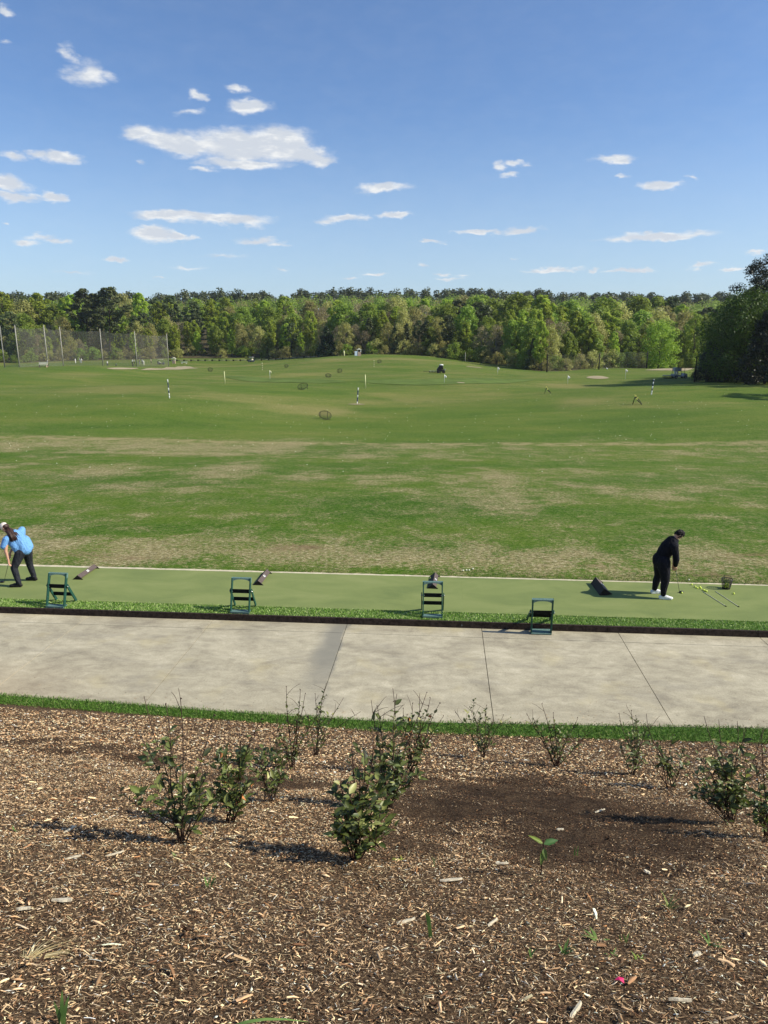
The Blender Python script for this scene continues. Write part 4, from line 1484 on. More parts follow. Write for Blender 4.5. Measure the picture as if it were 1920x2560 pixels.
BY = ball_mesh(0.0235, M['ballyellow'])


def put_ball(me, p, label, group, r=0.0235):
    o = bpy.data.objects.new('golf_ball', me)
    COL.objects.link(o)
    o.location = (p[0], p[1], p[2] + r)
    return tag(o, label, 'golf ball', group)


put_ball(BY, at(1704.5, 1484), 'yellow golf ball touching the club head before the golfer in black', None)
GB = 'yellow practice balls on the mat'
bl = [((1729, 1463), 'yellow golf ball farthest from the basket on the mat'), ((1738, 1469), 'yellow ball left in the first close pair'), ((1743, 1472), 'yellow ball right in the first close pair'),
      ((1750, 1470), 'yellow ball at the back of the tight middle pair'), ((1752, 1473), 'yellow ball at the front of the tight middle pair'),
      ((1759, 1477), 'yellow ball touching the end of the left rod'), ((1763, 1479), 'yellow ball in the middle of the row next to the left rod'), ((1766, 1480), 'yellow ball nearest the basket in the row of balls'),
      ((1834, 1486), 'single yellow ball right of the two rods below the basket'), ((1076, 1448), 'pale ball lying at the divider behind the third bag stand')]
for (q, l) in bl:
    put_ball(BY, at(*q), l, GB)

bk = empty('ball_basket', at(1815, 1472) + Vector((0, 0, 0.006)))
tag(bk, 'black wire ball basket holding a few yellow balls on the mat', 'basket')
mb = MB()
r0, r1, hb = 0.085, 0.125, 0.235
rows = 7
for i in range(rows + 1):
    t = i / rows
    r = r0 + (r1 - r0) * t
    mb.tube([(r * math.cos(2 * pi * k / 24), r * math.sin(2 * pi * k / 24), hb * t + 0.006) for k in range(24)], 0.0052 if i < rows else 0.009, 6, closed=True)
for k in range(16):
    a = 2 * pi * k / 16
    mb.tube([(r0 * math.cos(a), r0 * math.sin(a), .006), (r1 * math.cos(a), r1 * math.sin(a), hb)], 0.0048, 6)
mb.build('wire_body', M['wire'], bk)
mb = MB()
mb.tube([(0.085 * math.cos(2 * pi * k / 24) * .55, 0.085 * math.sin(2 * pi * k / 24) * .55, .006) for k in range(24)], 0.005, 6, closed=True)
for k in range(6):
    a = pi * k / 6
    mb.tube([(r0 * math.cos(a), r0 * math.sin(a), .006), (-r0 * math.cos(a), -r0 * math.sin(a), .006)], 0.004, 6)
mb.build('basket_bottom', M['wire'], bk)
mb = MB()
mb.tube([(-.118 * math.cos(pi * k / 14), 0.03 * math.sin(pi * k / 14), hb + .10 * math.sin(pi * k / 14)) for k in range(15)], 0.0045, 6)
mb.build('handle', M['wire'], bk)
random.seed(2)
for i, q in enumerate([(-.03, -.02, .01), (.03, -.01, .01), (0, .04, .01), (-.045, .03, .03), (.05, .03, .03), (0, -.05, .04), (.03, .0, .055), (-.03, -.01, .06), (.0, .03, .085), (0.02, -.04, .09)]):
    put_ball(BY, bk.location + Vector(q) + Vector((0, 0, .006)), 'yellow ball lying in the black wire basket', 'balls in the basket')

for k, (a, b, l) in enumerate([((1757, 1480), (1815, 1517), 'thin pale alignment rod on the mat, left of the pair'), ((1788, 1479), (1847, 1518), 'thin pale alignment rod on the mat, right of the pair')]):
    p, q = at(*a) + Vector((0, 0, .012)), at(*b) + Vector((0, 0, .012))
    rt = empty('alignment_rod', (0, 0, 0))
    tag(rt, l, 'rod', 'alignment rods on the mat')
    MB().tube([p, q], 0.0065, 8).build('shaft', M['rod'], rt)
    d = (q - p).normalized()
    MB().tube([q - d * .03, q + d * .012], 0.010, 8).build('end_cap', M['black'], rt)
#@@PART2@@
# ------------------------------------------------------------------ young bushes on the bank
LEAF_T = [(0, 0.0), (1, .28), (2, .62), (3, 1.0)]


def leaf_batch(base, dirs, ups, L, W, colt, fold=0.25, droop=0.25):
    """n leaves of eight vertices: pointed ovals folded along a pale midrib"""
    n = len(base)
    d = dirs / np.linalg.norm(dirs, axis=1, keepdims=True)
    s = np.cross(d, ups)
    s /= np.linalg.norm(s, axis=1, keepdims=True) + 1e-9
    u = np.cross(s, d)
    L, W = L[:, None], W[:, None]
    P = [base]
    for t, w in ((.30, .95), (.64, .82)):
        mid = base + d * L * t - u * L * droop * t * t
        side = s * W * w * .5
        P += [mid - side + u * W * fold * w, mid - u * W * 0.03, mid + side + u * W * fold * w]
    P.append(base + d * L - u * L * droop)
    V = np.stack(P, 1).reshape(-1, 3)
    tri = np.array([(0, 2, 1), (0, 3, 2), (1, 2, 5), (1, 5, 4), (2, 3, 6), (2, 6, 5), (4, 5, 7), (5, 6, 7)])
    F = (np.arange(n)[:, None, None] * 8 + tri[None]).reshape(-1, 3)
    C = np.repeat(colt[:, None, :], 8, 1)
    C[:, [0, 2, 5], :] = C[:, [0, 2, 5], :] * 1.35 + 0.035
    return V, F, C.reshape(-1, 3) * np.array([1.12, 1.0, .72])


BG = np.array([(0.042, 0.070, 0.018), (0.064, 0.098, 0.026), (0.092, 0.130, 0.038), (0.16, 0.20, 0.075), (0.020, 0.034, 0.012), (0.27, 0.30, 0.15)])
BPW = np.array([.26, .26, .20, .12, .12, .04])


def bush(base_px, tips, label, leaf=(.045, .085), seed=0, shoots=5, group='young bushes planted on the mulch bank', pale=0.0, orange=0, shsize=.16, dead=0):
    rs = np.random.default_rng(seed + 100)
    B = bank_hit(*base_px)
    root = empty('bush', B)
    tag(root, label, 'bush', group)
    st = MB()
    lb, ld, lu, lL, lW, lc = [], [], [], [], [], []
    shoot_tips = []

    def add_leaf(p, d, k=1.0):
        L = rs.uniform(leaf[0] * .6, leaf[1]) * k * 1.12
        lb.append(p); ld.append(d)
        lu.append(np.array([rs.normal(0, .35), rs.normal(0, .35) - .15, 1.0]))
        lL.append(L); lW.append(L * rs.uniform(.42, .58))
        c = BG[rs.choice(6, p=BPW)] * rs.uniform(.8, 1.2)
        lc.append(c * (1 - pale) + np.array([.11, .15, .085]) * pale)

    def stem(p0, p1, r0, r1, l0, l1, dens, wob=.03, twig=True):
        p0, p1 = np.array(p0), np.array(p1)
        Ls = np.linalg.norm(p1 - p0)
        n = 8
        off = rs.normal(0, wob * Ls, (2, 3))
        pts = []
        for i in range(n + 1):
            t = i / n
            q = p0 + (p1 - p0) * t + off[0] * math.sin(pi * t) * .6 + off[1] * math.sin(2 * pi * t) * .35
            q[2] += Ls * .06 * math.sin(pi * t)
            pts.append(q)
        st.tube([Vector(q) for q in pts], [r0 + (r1 - r0) * (i / n) for i in range(n + 1)], 6)
        nl = int(Ls * (l1 - l0) * dens * .74)
        a = rs.uniform(0, 6.28)
        for k in range(nl):
            t = l0 + (l1 - l0) * (k + rs.random()) / max(nl, 1)
            i = min(int(t * n), n - 1)
            f = t * n - i
            q = pts[i] * (1 - f) + pts[i + 1] * f
            a += 2.4 + rs.normal(0, .3)
            ax = (pts[i + 1] - pts[i]); ax /= np.linalg.norm(ax)
            d = np.array([math.cos(a), math.sin(a) * .9, rs.uniform(.1, .7)]) + ax * .5
            add_leaf(q, d)
        return pts

    for tp in tips:
        px, py = tp[0], tp[1]
        dy = tp[2] if len(tp) > 2 else rs.uniform(-.15, .2)
        l0, l1 = (tp[3], tp[4]) if len(tp) > 4 else (.10, .84)
        dens = tp[5] if len(tp) > 5 else 26
        d = pix_dir(px, py)
        t = (B.y + dy) / d.y
        T = np.array([d.x * t, d.y * t, H_CAM + d.z * t]) - np.array(B)
        p0 = np.array([rs.normal(0, .02), rs.normal(0, .02), -0.01])
        pts = stem(p0, T, .0058, .0022, l0, l1, dens)
        # side twigs
        for k in range(rs.integers(2, 6)):
            i = rs.integers(2, 8)
            q = pts[i]
            e = q + np.array([rs.normal(0, .09), rs.normal(0, .07), rs.uniform(.05, .17)])
            stem(q, e, .0026, .0014, .2, 1.0, 34 if i < 6 and l1 > .4 else 4)
        for k in range(max(1, int(shoots * .66))):
            i = rs.integers(1, max(2, int(8 * l1)))
            q = pts[i]
            a = rs.uniform(0, 6.28)
            e = q + np.array([math.cos(a) * shsize * .8, math.sin(a) * shsize * .8, rs.uniform(.03, .20)]) * rs.uniform(.4, 1.1)
            stem(q, e, .003, .0016, .25, 1.05, 62, .05)
        # buds near the bare tips
        for k in range(3):
            i = rs.integers(6, 9)
            st.ball(Vector(pts[i] + rs.normal(0, .004, 3)), .0055, 6, 5)
    st.build('stem', M['stem'] if seed % 2 else M['stemdark'], root)
    if lb:
        n = len(lb)
        V, F, C = leaf_batch(np.array(lb), np.array(ld), np.array(lu), np.array(lL), np.array(lW), np.array(lc))
        np_object('foliage', V, F, M['bushleaf'], root, True, C)
    if orange:
        n = orange
        idx = rs.choice(len(lb), n)
        bb = np.array(lb)[idx] + rs.normal(0, .02, (n, 3)) + np.array([0, 0, .05])
        dd = rs.normal(0, 1, (n, 3)); dd[:, 2] = -np.abs(dd[:, 2]) - .3
        for k in range(n):
            V, F, C = leaf_batch(bb[k:k + 1], dd[k:k + 1], rs.normal(0, 1, (1, 3)), rs.uniform(.05, .08, 1), rs.uniform(.025, .04, 1), np.array([(.5, .2, .06)]), fold=.45)
            np_object('dead_leaf', V, F, M['orangeleaf'], root, True)
    return root


bush((458, 2106), [(360, 1740, .05, .1, .45, 14), (414, 1760, .1, .35, .8, 24), (451, 1744, 0, .05, .4, 14), (334, 1811, .1, .3, .85, 24), (534, 1789, .1, .15, .7, 18),
                   (415, 1815, .15, .25, .95, 24), (301, 1977, -.1, .3, 1.0, 36), (520, 1930, 0, .2, 1, 30), (480, 1990, -.15, .2, 1, 36), (390, 1960, -.05, .2, 1, 34), (540, 1990, -.1, .2, 1, 30)],
     'tall open bush with two bare reddish shoots, nearest on the left', (.055, .095), 1, 2)
bush((577, 2056), [(559, 1828, .1), (604, 1835, .1), (638, 1835, .15), (655, 1798, .1), (570, 1930, -.1, .1, 1, 34), (620, 1950, -.15, .1, 1, 34), (545, 1975, -.1, .2, 1, 34), (612, 2010, -.15, .2, 1, 34), (560, 1880, 0, .2, 1, 34)],
     'dense low bush with orange dead leaves beside the tall open one', (.05, .085), 2, 5, orange=6)
bush((676, 2004), [(690, 1850, .1), (720, 1870, .1), (655, 1880, 0, .2, 1, 30), (705, 1930, -.05, .2, 1, 34), (650, 1930, -.1, .2, 1, 34), (735, 1900, .1), (640, 1860, .1)], 'small leafy bush right of the one with orange leaves', (.045, .075), 3, 5)
bush((728, 1925), [(716, 1715, .1), (751, 1724, .1), (763, 1734, .1), (740, 1790, 0, .2, .9), (710, 1830, 0, .2, 1, 30), (770, 1850, 0, .2, 1, 30), (690, 1800, .1), (790, 1800, .1)], 'twiggy bush with thin pale stems near the verge, left of centre', (.035, .06), 4, 4)
bush((789, 1890), [(788, 1734, .1), (816, 1707, .1), (859, 1744, .1), (902, 1779, .1, .1, .3), (800, 1770, 0, .2, 1), (830, 1790, 0, .2, .95), (770, 1790, 0, .2, 1)], 'small bush behind the twiggy one, reaching over the path edge', (.035, .06), 5, 3)
bush((889, 2149), [(933, 1835, .15, .1, .6), (879, 1845, .1, .1, .55), (909, 1870, .1, .1, .9), (850, 1960, 0, .2, 1, 30), (900, 1940, 0, .2, 1, 34), (955, 1980, .05, .2, 1, 34), (975, 2060, -.1, .2, 1, 36), (835, 2040, -.1, .3, 1, 36),
                   (945, 2110, -.2, .2, 1, 40), (850, 2085, -.15, .3, 1, 40), (900, 2040, -.2, .1, 1, 36)], 'largest glossy dark green bush in the front centre', (.055, .095), 6, 5, shsize=.18)
bush((970, 2022), [(928, 1750, .1), (943, 1765, .1), (982, 1720, .15), (992, 1735, .1), (1066, 1733, .2, .1, .5), (1000, 1860, 0, .2, 1, 32), (950, 1880, 0, .2, 1, 32), (1030, 1900, 0, .2, 1, 32), (1010, 1950, -.1, .2, 1, 36), (925, 1900, 0, .2, 1, 32), (1050, 1930, 0, .3, 1, 30)],
     'bush with upright bare twigs just behind the largest bush', (.05, .085), 7, 4, pale=.15)
bush((1024, 1936), [(1049, 1737, .1), (1100, 1757, .1), (1076, 1744, .1), (1031, 1757, .1), (1008, 1770, .1), (1090, 1830, 0, .2, .9), (1000, 1830, 0, .2, 1), (1060, 1850, 0, .2, 1), (1109, 1790, .1, .1, .4)],
     'twiggy bush with withered orange leaves near the verge', (.04, .07), 8, 4, orange=12)
bush((1206, 1896), [(1216, 1762, .05, .15, .95), (1174, 1767, .05, .2, 1), (1259, 1788, .1, .1, .5), (1139, 1781, .1, .1, .6), (1190, 1800, 0, .2, 1), (1235, 1800, .05, .2, .9), (1220, 1840, -.05, .2, 1)], 'small round bush standing alone against the path, right of centre', (.04, .065), 9, 4, pale=.15)
bush((1391, 1919), [(1354, 1758, .1, .1, .5), (1318, 1786, .1, .1, .5), (1383, 1780, .1), (1445, 1795, .1), (1332, 1794, .1), (1475, 1831, .1, .1, .6), (1370, 1830, 0, .2, 1), (1420, 1850, 0, .2, 1), (1400, 1820, 0, .2, .9)], 'fan shaped bush with seed buds on thin shoots', (.035, .06), 10, 4)
bush((1588, 1939), [(1548, 1784, .1, .1, .5), (1578, 1776, .1), (1590, 1790, .1), (1624, 1807, .1, .1, .5), (1570, 1840, 0, .2, 1), (1600, 1860, 0, .2, 1), (1550, 1870, 0, .3, 1), (1605, 1900, 0, .2, 1)], 'narrow pale bush left of the two leafy ones on the right', (.035, .06), 11, 4, pale=.35)
bush((1674, 1971), [(1616, 1784, .1, .1, .4), (1682, 1835, .05, .2, 1), (1640, 1860, 0, .2, 1), (1710, 1870, 0, .2, 1), (1625, 1900, 0, .3, 1), (1700, 1920, -.05, .2, 1), (1660, 1880, 0, .2, 1)], 'compact bush with small dark leaves in front of the narrow pale one', (.045, .07), 12, 4, pale=.1)
bush((1825, 2058), [(1760, 1790, .1, .1, .5), (1797, 1799, .15, .1, .5), (1843, 1803, .1, .1, .5), (1865, 1819, .1), (1910, 1823, .15, .1, .5), (1721, 1859, .1), (1730, 1930, 0, .3, 1, 32), (1780, 1900, 0, .2, 1, 34), (1830, 1910, 0, .2, 1, 34),
                    (1870, 1930, 0, .2, 1, 34), (1760, 1970, -.1, .3, 1, 36), (1860, 1980, -.05, .3, 1, 36), (1800, 1960, -.1, .2, 1, 36), (1722, 1985, 0, .5, 1, 30)], 'broad dense bush with shiny leaves at the right', (.05, .085), 13, 5, pale=.12)
bush((1922, 2098), [(1889, 1900, .1), (1905, 1840, .1, .1, .4), (1885, 2000, 0, .2, 1, 34), (1915, 1980, 0, .2, 1, 34), (1940, 1950, 0, .2, 1, 34), (1895, 2050, -.05, .2, 1, 34)], 'dark bush cut off by the right edge of the photo', (.05, .08), 14, 4)

# single sprout
B = bank_hit(1352, 2189)
sp = empty('seedling', B)
tag(sp, 'single seedling with four large leaves on the dark damp mulch', 'seedling')
mb = MB().tube([(0, 0, -.01), (.004, 0, .14), (.006, .0, .27), (.008, 0, .36)], [.004, .0035, .0025, .001], 6)
mb.build('stem', M['stemdark'], sp)
V, F, C = leaf_batch(np.array([(.005, 0, .24), (.005, 0, .24), (.004, 0, .20), (.004, 0, .22)]), np.array([(-.8, .2, .55), (1, .1, .35), (-.15, -.5, -.7), (.2, -.5, -.75)]),
                     np.array([(0., -.5, 1), (0, -.6, 1), (0, -1., .3), (0, -1., .3)]), np.array([.11, .105, .10, .09]), np.array([.030, .045, .035, .03]),
                     np.array([(.16, .24, .05), (.04, .12, .04), (.10, .17, .06), (.10, .17, .07)]))
np_object('foliage', V, F, M['bushleaf'], sp, True, C)


def tuft(px, py, n, h, label, cols=((.10, .19, .05), (.16, .26, .07)), spread=.5, w=.006, seed=0, cat='weed', up=1.0, name='grass_tuft'):
    rs = np.random.default_rng(seed)
    B = bank_hit(px, py)
    V, F, C, b = [], [], [], 0
    for i in range(n):
        a = rs.uniform(0, 6.28)
        L = h * rs.uniform(.6, 1.1)
        d = np.array([math.cos(a) * spread, math.sin(a) * spread * .7, up]); d /= np.linalg.norm(d)
        s = np.array([-math.sin(a), math.cos(a), 0]) if spread > .2 else np.array([1., 0, 0])
        p = np.array([rs.normal(0, .008), rs.normal(0, .008), -.01])
        k = 5
        for j in range(k + 1):
            t = j / k
            q = p + d * L * t + np.array([math.cos(a), math.sin(a), -1.3]) * L * .25 * t * t * spread * 1.6
            ww = w * (1 - t) ** .6 + .0004
            V += [q - s * ww, q + s * ww]
            C += [np.array(cols[rs.integers(len(cols))])] * 2
        for j in range(k):
            F.append((b + 2 * j, b + 2 * j + 1, b + 2 * j + 3)); F.append((b + 2 * j, b + 2 * j + 3, b + 2 * j + 2))
        b += 2 * (k + 1)
    o = np_object(name, np.array(V), np.array(F), M['blade'], col=np.array(C))
    o.location = B
    return tag(o, label, cat, 'weeds sprouting through the mulch')


tuft(1076, 2345, 3, .20, 'upright green blade pair in the front centre of the mulch', spread=.12, w=.010, seed=1)
tuft(1086, 2168, 4, .13, 'thin pale grass stalk right of the largest bush', ((.20, .26, .10), (.24, .28, .14)), spread=.15, w=.003, seed=2)
tuft(1434, 2140, 3, .10, 'short green blade right of the seedling', spread=.08, w=.005, seed=3)
tuft(1411, 2385, 7, .09, 'leaning grass tuft left of the spreading weed', spread=.5, seed=4)
tuft(1495, 2352, 12, .08, 'low spreading rosette weed among the chips', ((.12, .20, .05), (.20, .26, .08)), spread=1.2, w=.009, seed=5)
tuft(1563, 2355, 4, .09, 'small upright tuft right of the rosette weed', spread=.2, seed=6)
tuft(1532, 2388, 6, .05, 'tiny tuft below the rosette weed', spread=.7, seed=7)
tuft(1600, 2398, 7, .05, 'tiny yellow tuft above the magenta petal', ((.20, .28, .05), (.14, .22, .05)), spread=.8, seed=8)
tuft(1672, 2272, 16, .13, 'yellow grass clump below the dark damp patch', ((.34, .34, .13), (.18, .25, .07)), spread=.5, w=.004, seed=9)
tuft(1775, 2362, 6, .11, 'leaning green tuft at the lower right', spread=.7, seed=10)
tuft(522, 2218, 9, .10, 'small green tuft in the lower left mulch', spread=.45, seed=11)
tuft(150, 2570, 3, .15, 'green blade at the lower left edge of the photo', spread=.2, w=.012, seed=12)
tuft(545, 2585, 2, .30, 'long bent light green blade at the bottom', ((.20, .30, .08), (.16, .26, .07)), spread=1.0, w=.010, seed=13)
tuft(1000, 2152, 40, .05, 'yellow green creeping weed at the foot of the largest bush', ((.26, .34, .05), (.34, .38, .08)), spread=1.6, w=.007, seed=14)
tuft(1325, 2395, 5, .07, 'short dark tuft left of centre right', spread=.35, seed=15)
tuft(668, 1985, 8, .10, 'grass tuft between the two left bushes', spread=.25, w=.004, seed=16)
tuft(45, 2080, 5, .08, 'thin green tuft at the left edge in the bush shadow', spread=.4, w=.004, seed=17)
tuft(440, 2140, 6, .06, 'pale green sprout at the foot of the tall open bush', ((.18, .26, .08), (.22, .30, .1)), spread=.7, seed=18)
# dry straw wisp
tuft(70, 2400, 90, .16, 'heap of pale dry straw at the lower left', ((.52, .42, .20), (.60, .50, .28), (.40, .30, .14)), spread=1.8, w=.0022, seed=19, cat='straw', up=.35, name='straw_heap')
B = bank_hit(1547, 2463)
mb = MB()
mb.add([(-.022, 0, .018), (-.002, -.008, .026), (.02, -.012, .010), (.024, .012, .016), (0, .014, .022)], [(0, 1, 4), (1, 2, 3, 4)])
o = mb.build('petal', M['pink'])
so = o.modifiers.new('s', 'SOLIDIFY'); so.thickness = .002
o.location = B + Vector((0, 0, .006))
tag(o, 'bright magenta petal lying on the chips at the lower right', 'petal')
# large pale splinters one can tell apart
random.seed(21)
SPL = [((1128, 2205), .15, .035, 'long pale wood splinter in the centre of the mulch', .12), ((1500, 2032), .12, .016, 'twisted white splinter on the damp patch', .45), ((1400, 2078), .06, .022, 'white wood chip on the damp patch above the seedling', .05),
       ((155, 2257), .11, .035, 'broad cream wood block at the lower left', .02), ((60, 2281), .07, .03, 'white chip left of the cream block', .1), ((1440, 2535), .10, .02, 'splayed white splinter at the bottom', .9),
       ((176, 2078), .10, .018, 'cream stick lying in the shadow of the tall bush', .9), ((288, 2140), .12, .02, 'cream stick below the tall bush', .5), ((183, 2150), .10, .016, 'pale stick at the left below the shadow', .35),
       ((1232, 2312), .08, .014, 'thin white splinter right of the upright blades', .7), ((1617, 2186), .045, .035, 'round white chip at the edge of the damp patch', -.6), ((1015, 2310), .11, .018, 'pale splintered stick left of the upright blades', .35),
       ((1742, 2393), .045, .035, 'round white pebble like chip at the lower right', .3), ((1255, 2165), .09, .02, 'white chip beside a curled brown leaf', .0), ((240, 1918), .05, .012, 'upright white splinter on the dark band', 1.3), ((1700, 2508), .10, .014, 'straight white stick at the lower right', -.05)]
M['splinter'] = simple('pale_splinter', (0.66, 0.58, 0.43), 0.8, 0.25, 60, 0.3, 0.1)
for (q, L, W, l, a) in SPL:
    B = bank_hit(*q)
    mb = MB()
    n = 5
    vs, fs = [], []
    for i in range(n + 1):
        t = -1 + 2 * i / n
        w = W * .5 * (1 - .55 * abs(t) ** 2) * random.uniform(.75, 1.15)
        x, y = t * L / 2, random.uniform(-.12, .12) * W
        for yy, zz in ((y - w, 0), (y - w * .7, .010), (y + w * .7, .011), (y + w, 0)):
            vs.append((x, yy, zz + .004 * random.random()))
    for i in range(n):
        for k in range(4):
            fs.append((4 * i + k, 4 * i + 4 + k, 4 * i + 4 + (k + 1) % 4, 4 * i + (k + 1) % 4))
    fs += [(0, 1, 2, 3), (4 * n + 3, 4 * n + 2, 4 * n + 1, 4 * n)]
    mb.add(vs, fs)
    o = mb.build('wood_splinter', M['splinter'])
    o.rotation_euler = (R(-22), 0, a)
    o.location = B + Vector((0, 0, .010))
    tag(o, l, 'wood splinter', 'large pale splinters on the mulch')

# ------------------------------------------------------------------ things out on the range
def axis_depth(p):
    return p.y * math.cos(PITCH) + (H_CAM - p.z) * math.sin(PITCH)


def chip_net(px, py, wpx, label, yaw, tilt=50, yellow=False):
    p = hit(px, py)
    dia = wpx * axis_depth(p) / FPX
    dia = min(max(dia, 1.1), 1.75)
    r = dia / 2
    root = empty('chipping_net', p, yaw)
    tag(root, label, 'golf target net', 'round chipping target nets on the range')
    T = R(tilt)
    cz = r * math.sin(T) * .80 + .16
    rot = Matrix.Rotation(T, 3, 'X')

    def rp(x, y, z=0):
        return Vector((0, 0, cz)) + rot @ Vector((x, y, z))
    MB().tube([rp(r * math.cos(2 * pi * k / 28), r * math.sin(2 * pi * k / 28)) for k in range(28)], 0.028, 6, closed=True).build('hoop', M['netcord'], root)
    mb = MB()
    for i in range(-5, 6):
        for sw in (0, 1):
            o_ = i / 5.6 * r
            h = math.sqrt(max(r * r - o_ * o_, 0))
            pts = []
            for k in range(9):
                t = -1 + 2 * k / 8
                x, y = (o_, t * h) if sw == 0 else (t * h, o_)
                pts.append(rp(x, y, -.20 * r * (1 - (x * x + y * y) / (r * r))))
            mb.tube(pts, 0.0075, 4, caps=False)
    mb.build('netting', M['netcord'], root)
    top1, top2 = rp(-r * .62, r * .78), rp(r * .62, r * .78)
    for s, t in ((-1, top1), (1, top2)):
        MB().tube([t, (t.x, t.y + .35 * r, 0)], 0.026, 6).build('leg', M['netcord'], root)
    lo = rp(0, -r)
    MB().tube([rp(-r * .6, -r * .8), (-r * .6, lo.y - .05, 0), (r * .6, lo.y - .05, 0), rp(r * .6, -r * .8)], 0.024, 6).build('foot_bar', M['netcord'], root)
    if yellow:
        for a0 in (40, 80, 120, 160, 10):
            MB().tube([rp(r * math.cos(R(a0 + d)), r * math.sin(R(a0 + d))) for d in (0, 8, 16)], 0.055, 6).build('yellow_pad', M['padyellow'], root)
    return root


chip_net(813, 1049, 31, 'nearest chipping net, plain black, in the brown hollow', .35, 34)
chip_net(757, 974, 26, 'black chipping net left of the yellow post', -.25, 32)
chip_net(1594, 1012, 28, 'chipping net with yellow pads seen side on at the right', 1.15, 50, True)
chip_net(1370, 984, 18, 'small yellow padded chipping net facing right', 1.3, 50, True)
chip_net(821, 944, 15, 'small chipping net in the middle distance above the left net', .2, 33)
chip_net(849, 932, 11, 'far chipping net up the slope beside a slightly nearer one', -.2, 45)
chip_net(716, 919, 9, 'far chipping net near the long straw streak', .1, 40)
chip_net(948, 908, 9, 'farthest chipping net beside the black and yellow post', -.3, 45)
chip_net(526, 929, 12, 'far chipping net left of the left yellow post', .2, 45)


def marker(px, y1, y0, label, mats, wpx=3.2, tilt=0.0, bands=6, cat='post'):
    p = hit(px, y1)
    dep = axis_depth(p)
    h = (y1 - y0) * dep / FPX / math.cos(R(4))
    r = wpx * .8 * dep / FPX / 2
    root = empty('distance_post', p)
    root.rotation_euler = (0, tilt, 0)
    tag(root, label, cat)
    for i in range(bands):
        MB().tube([(0, 0, h * i / bands), (0, 0, h * (i + 1) / bands)], r, 10).build('band', mats[i % len(mats)], root)
    MB().tube([(0, 0, h), (0, 0, h + .05)], r * 1.35, 10).build('cap', mats[0], root)
    return root


marker(893, 1010, 971, 'white and dark blue banded post above the nearest net', [M['white'], M['blue'], M['blue'], M['white'], M['blue'], M['blue'], M['white']], 3.2, .07, 7)
marker(914, 971, 938, 'plain pale yellow post right of the banded centre post', [M['yellow']], 2.3, -.02, 1)
marker(424, 997, 951, 'white and blue banded post in the left of the range', [M['white'], M['white'], M['blue'], M['white'], M['blue'], M['blue'], M['white']], 3.0, -.04, 7)
marker(563, 960, 930, 'plain pale yellow post left of centre', [M['yellow']], 2.0, -.03, 1)
marker(1628, 988, 950, 'white and blue banded post before the tree shadow on the right', [M['white'], M['white'], M['blue'], M['white'], M['blue'], M['white'], M['blue']], 3.2, .08, 7)
marker(935, 917, 902, 'thin black and yellow banded post near the hilltop', [M['yellow'], M['black']], 1.6, 0, 7)
marker(656, 925, 908, 'thin black and yellow banded post by the log rail', [M['yellow'], M['black']], 1.7, 0, 7)


def flag(px, y1, y0, label, mat):
    p = hit(px, y1)
    dep = axis_depth(p)
    h = (y1 - y0) * dep / FPX / math.cos(R(4))
    root = empty('flagstick', p)
    tag(root, label, 'flag')
    MB().tube([(0, 0, -.05), (0, 0, h)], 0.028, 6).build('pole', M['white'], root)
    mb = MB()
    vs, fs = [], []
    for i in range(6):
        t = i / 5
        y = .06 * math.sin(t * 5)
        for a in (0, 1):
            for z in (h - .02 - .25 * t, h - .42 + .05 * t - .25 * t):
                vs.append((-.03 + .36 * t, y + .012 * a, z))
    for i in range(5):
        k = 4 * i
        fs += [(k, k + 1, k + 5, k + 4), (k + 2, k + 6, k + 7, k + 3), (k, k + 4, k + 6, k + 2), (k + 1, k + 3, k + 7, k + 5)]
    fs += [(0, 2, 3, 1), (20, 21, 23, 22)]
    mb.add(vs, fs, True)
    mb.build('flag', mat, root)
    return root


flag(1111, 958, 937, 'white flag on the green right of the ball picker', M['white'])
flag(1419, 960, 939, 'white flag above the brown mound right of centre', M['white'])
flag(1563, 948, 923, 'tall white flag behind the right bunker', M['white'])
flag(1516, 923, 919, 'distant small white flag before the dark fence', M['white'])
flag(675, 948, 926, 'pale yellow flag on the left green', M['yellow'])
flag(1244, 937, 918, 'thin white flag near the shadow under the wood', M['white'])

# bunkers, bare patches and greens lying on the range
drape('bunker', [(268, 921), (300, 919.6), (345, 921), (330, 923.5), (285, 924)], M['sand'], 'sand strip behind the left mound', cat='bunker')
drape('bunker', [(352, 924.5), (400, 922), (440, 918), (462, 915.5), (480, 918), (494, 920.5), (470, 922.5), (430, 924.5), (385, 925.5)], M['sand'], 'sandy bare area at the foot of the last net pole', cat='bunker')
drape('bunker', [(1466, 944), (1482, 940.5), (1505, 941), (1522, 945.5), (1505, 948), (1480, 947)], M['sand'], 'pale kidney shaped bunker on the right', cat='bunker')
drape('bare_ground', [(1612, 925.5), (1660, 921.5), (1728, 920.5), (1726, 924.5), (1665, 926.5)], M['sand'], 'bare strip before the far right trees', cat='ground')
drape('path_patch', [(1145, 956), (1160, 957), (1160, 958.6), (1144, 957.4)], M['sand'], 'pale bare strip on the central green', cat='ground')
drape('path_patch', [(1168, 916), (1200, 919), (1204, 920.4), (1170, 917.4)], M['sand'], 'pale line below the shadow by the wood', cat='ground')
drape('bare_ground', [(870, 1011.5), (893, 1010), (912, 1011.5), (893, 1013)], M['sand'], 'worn ground around the banded centre post', cat='ground')
drape('green', [(560, 940), (700, 947), (860, 952), (800, 958), (640, 955)], M['green'], 'smooth paler green left of centre', cat='green')
drape('green', [(900, 953), (1100, 948), (1330, 950), (1250, 960), (1050, 963)], M['green'], 'smooth paler green right of centre', cat='green')
drape('green', [(20, 913), (90, 909), (155, 910), (110, 916), (30, 917.5)], M['green'], 'pale putting green beyond the left mound', cat='green')

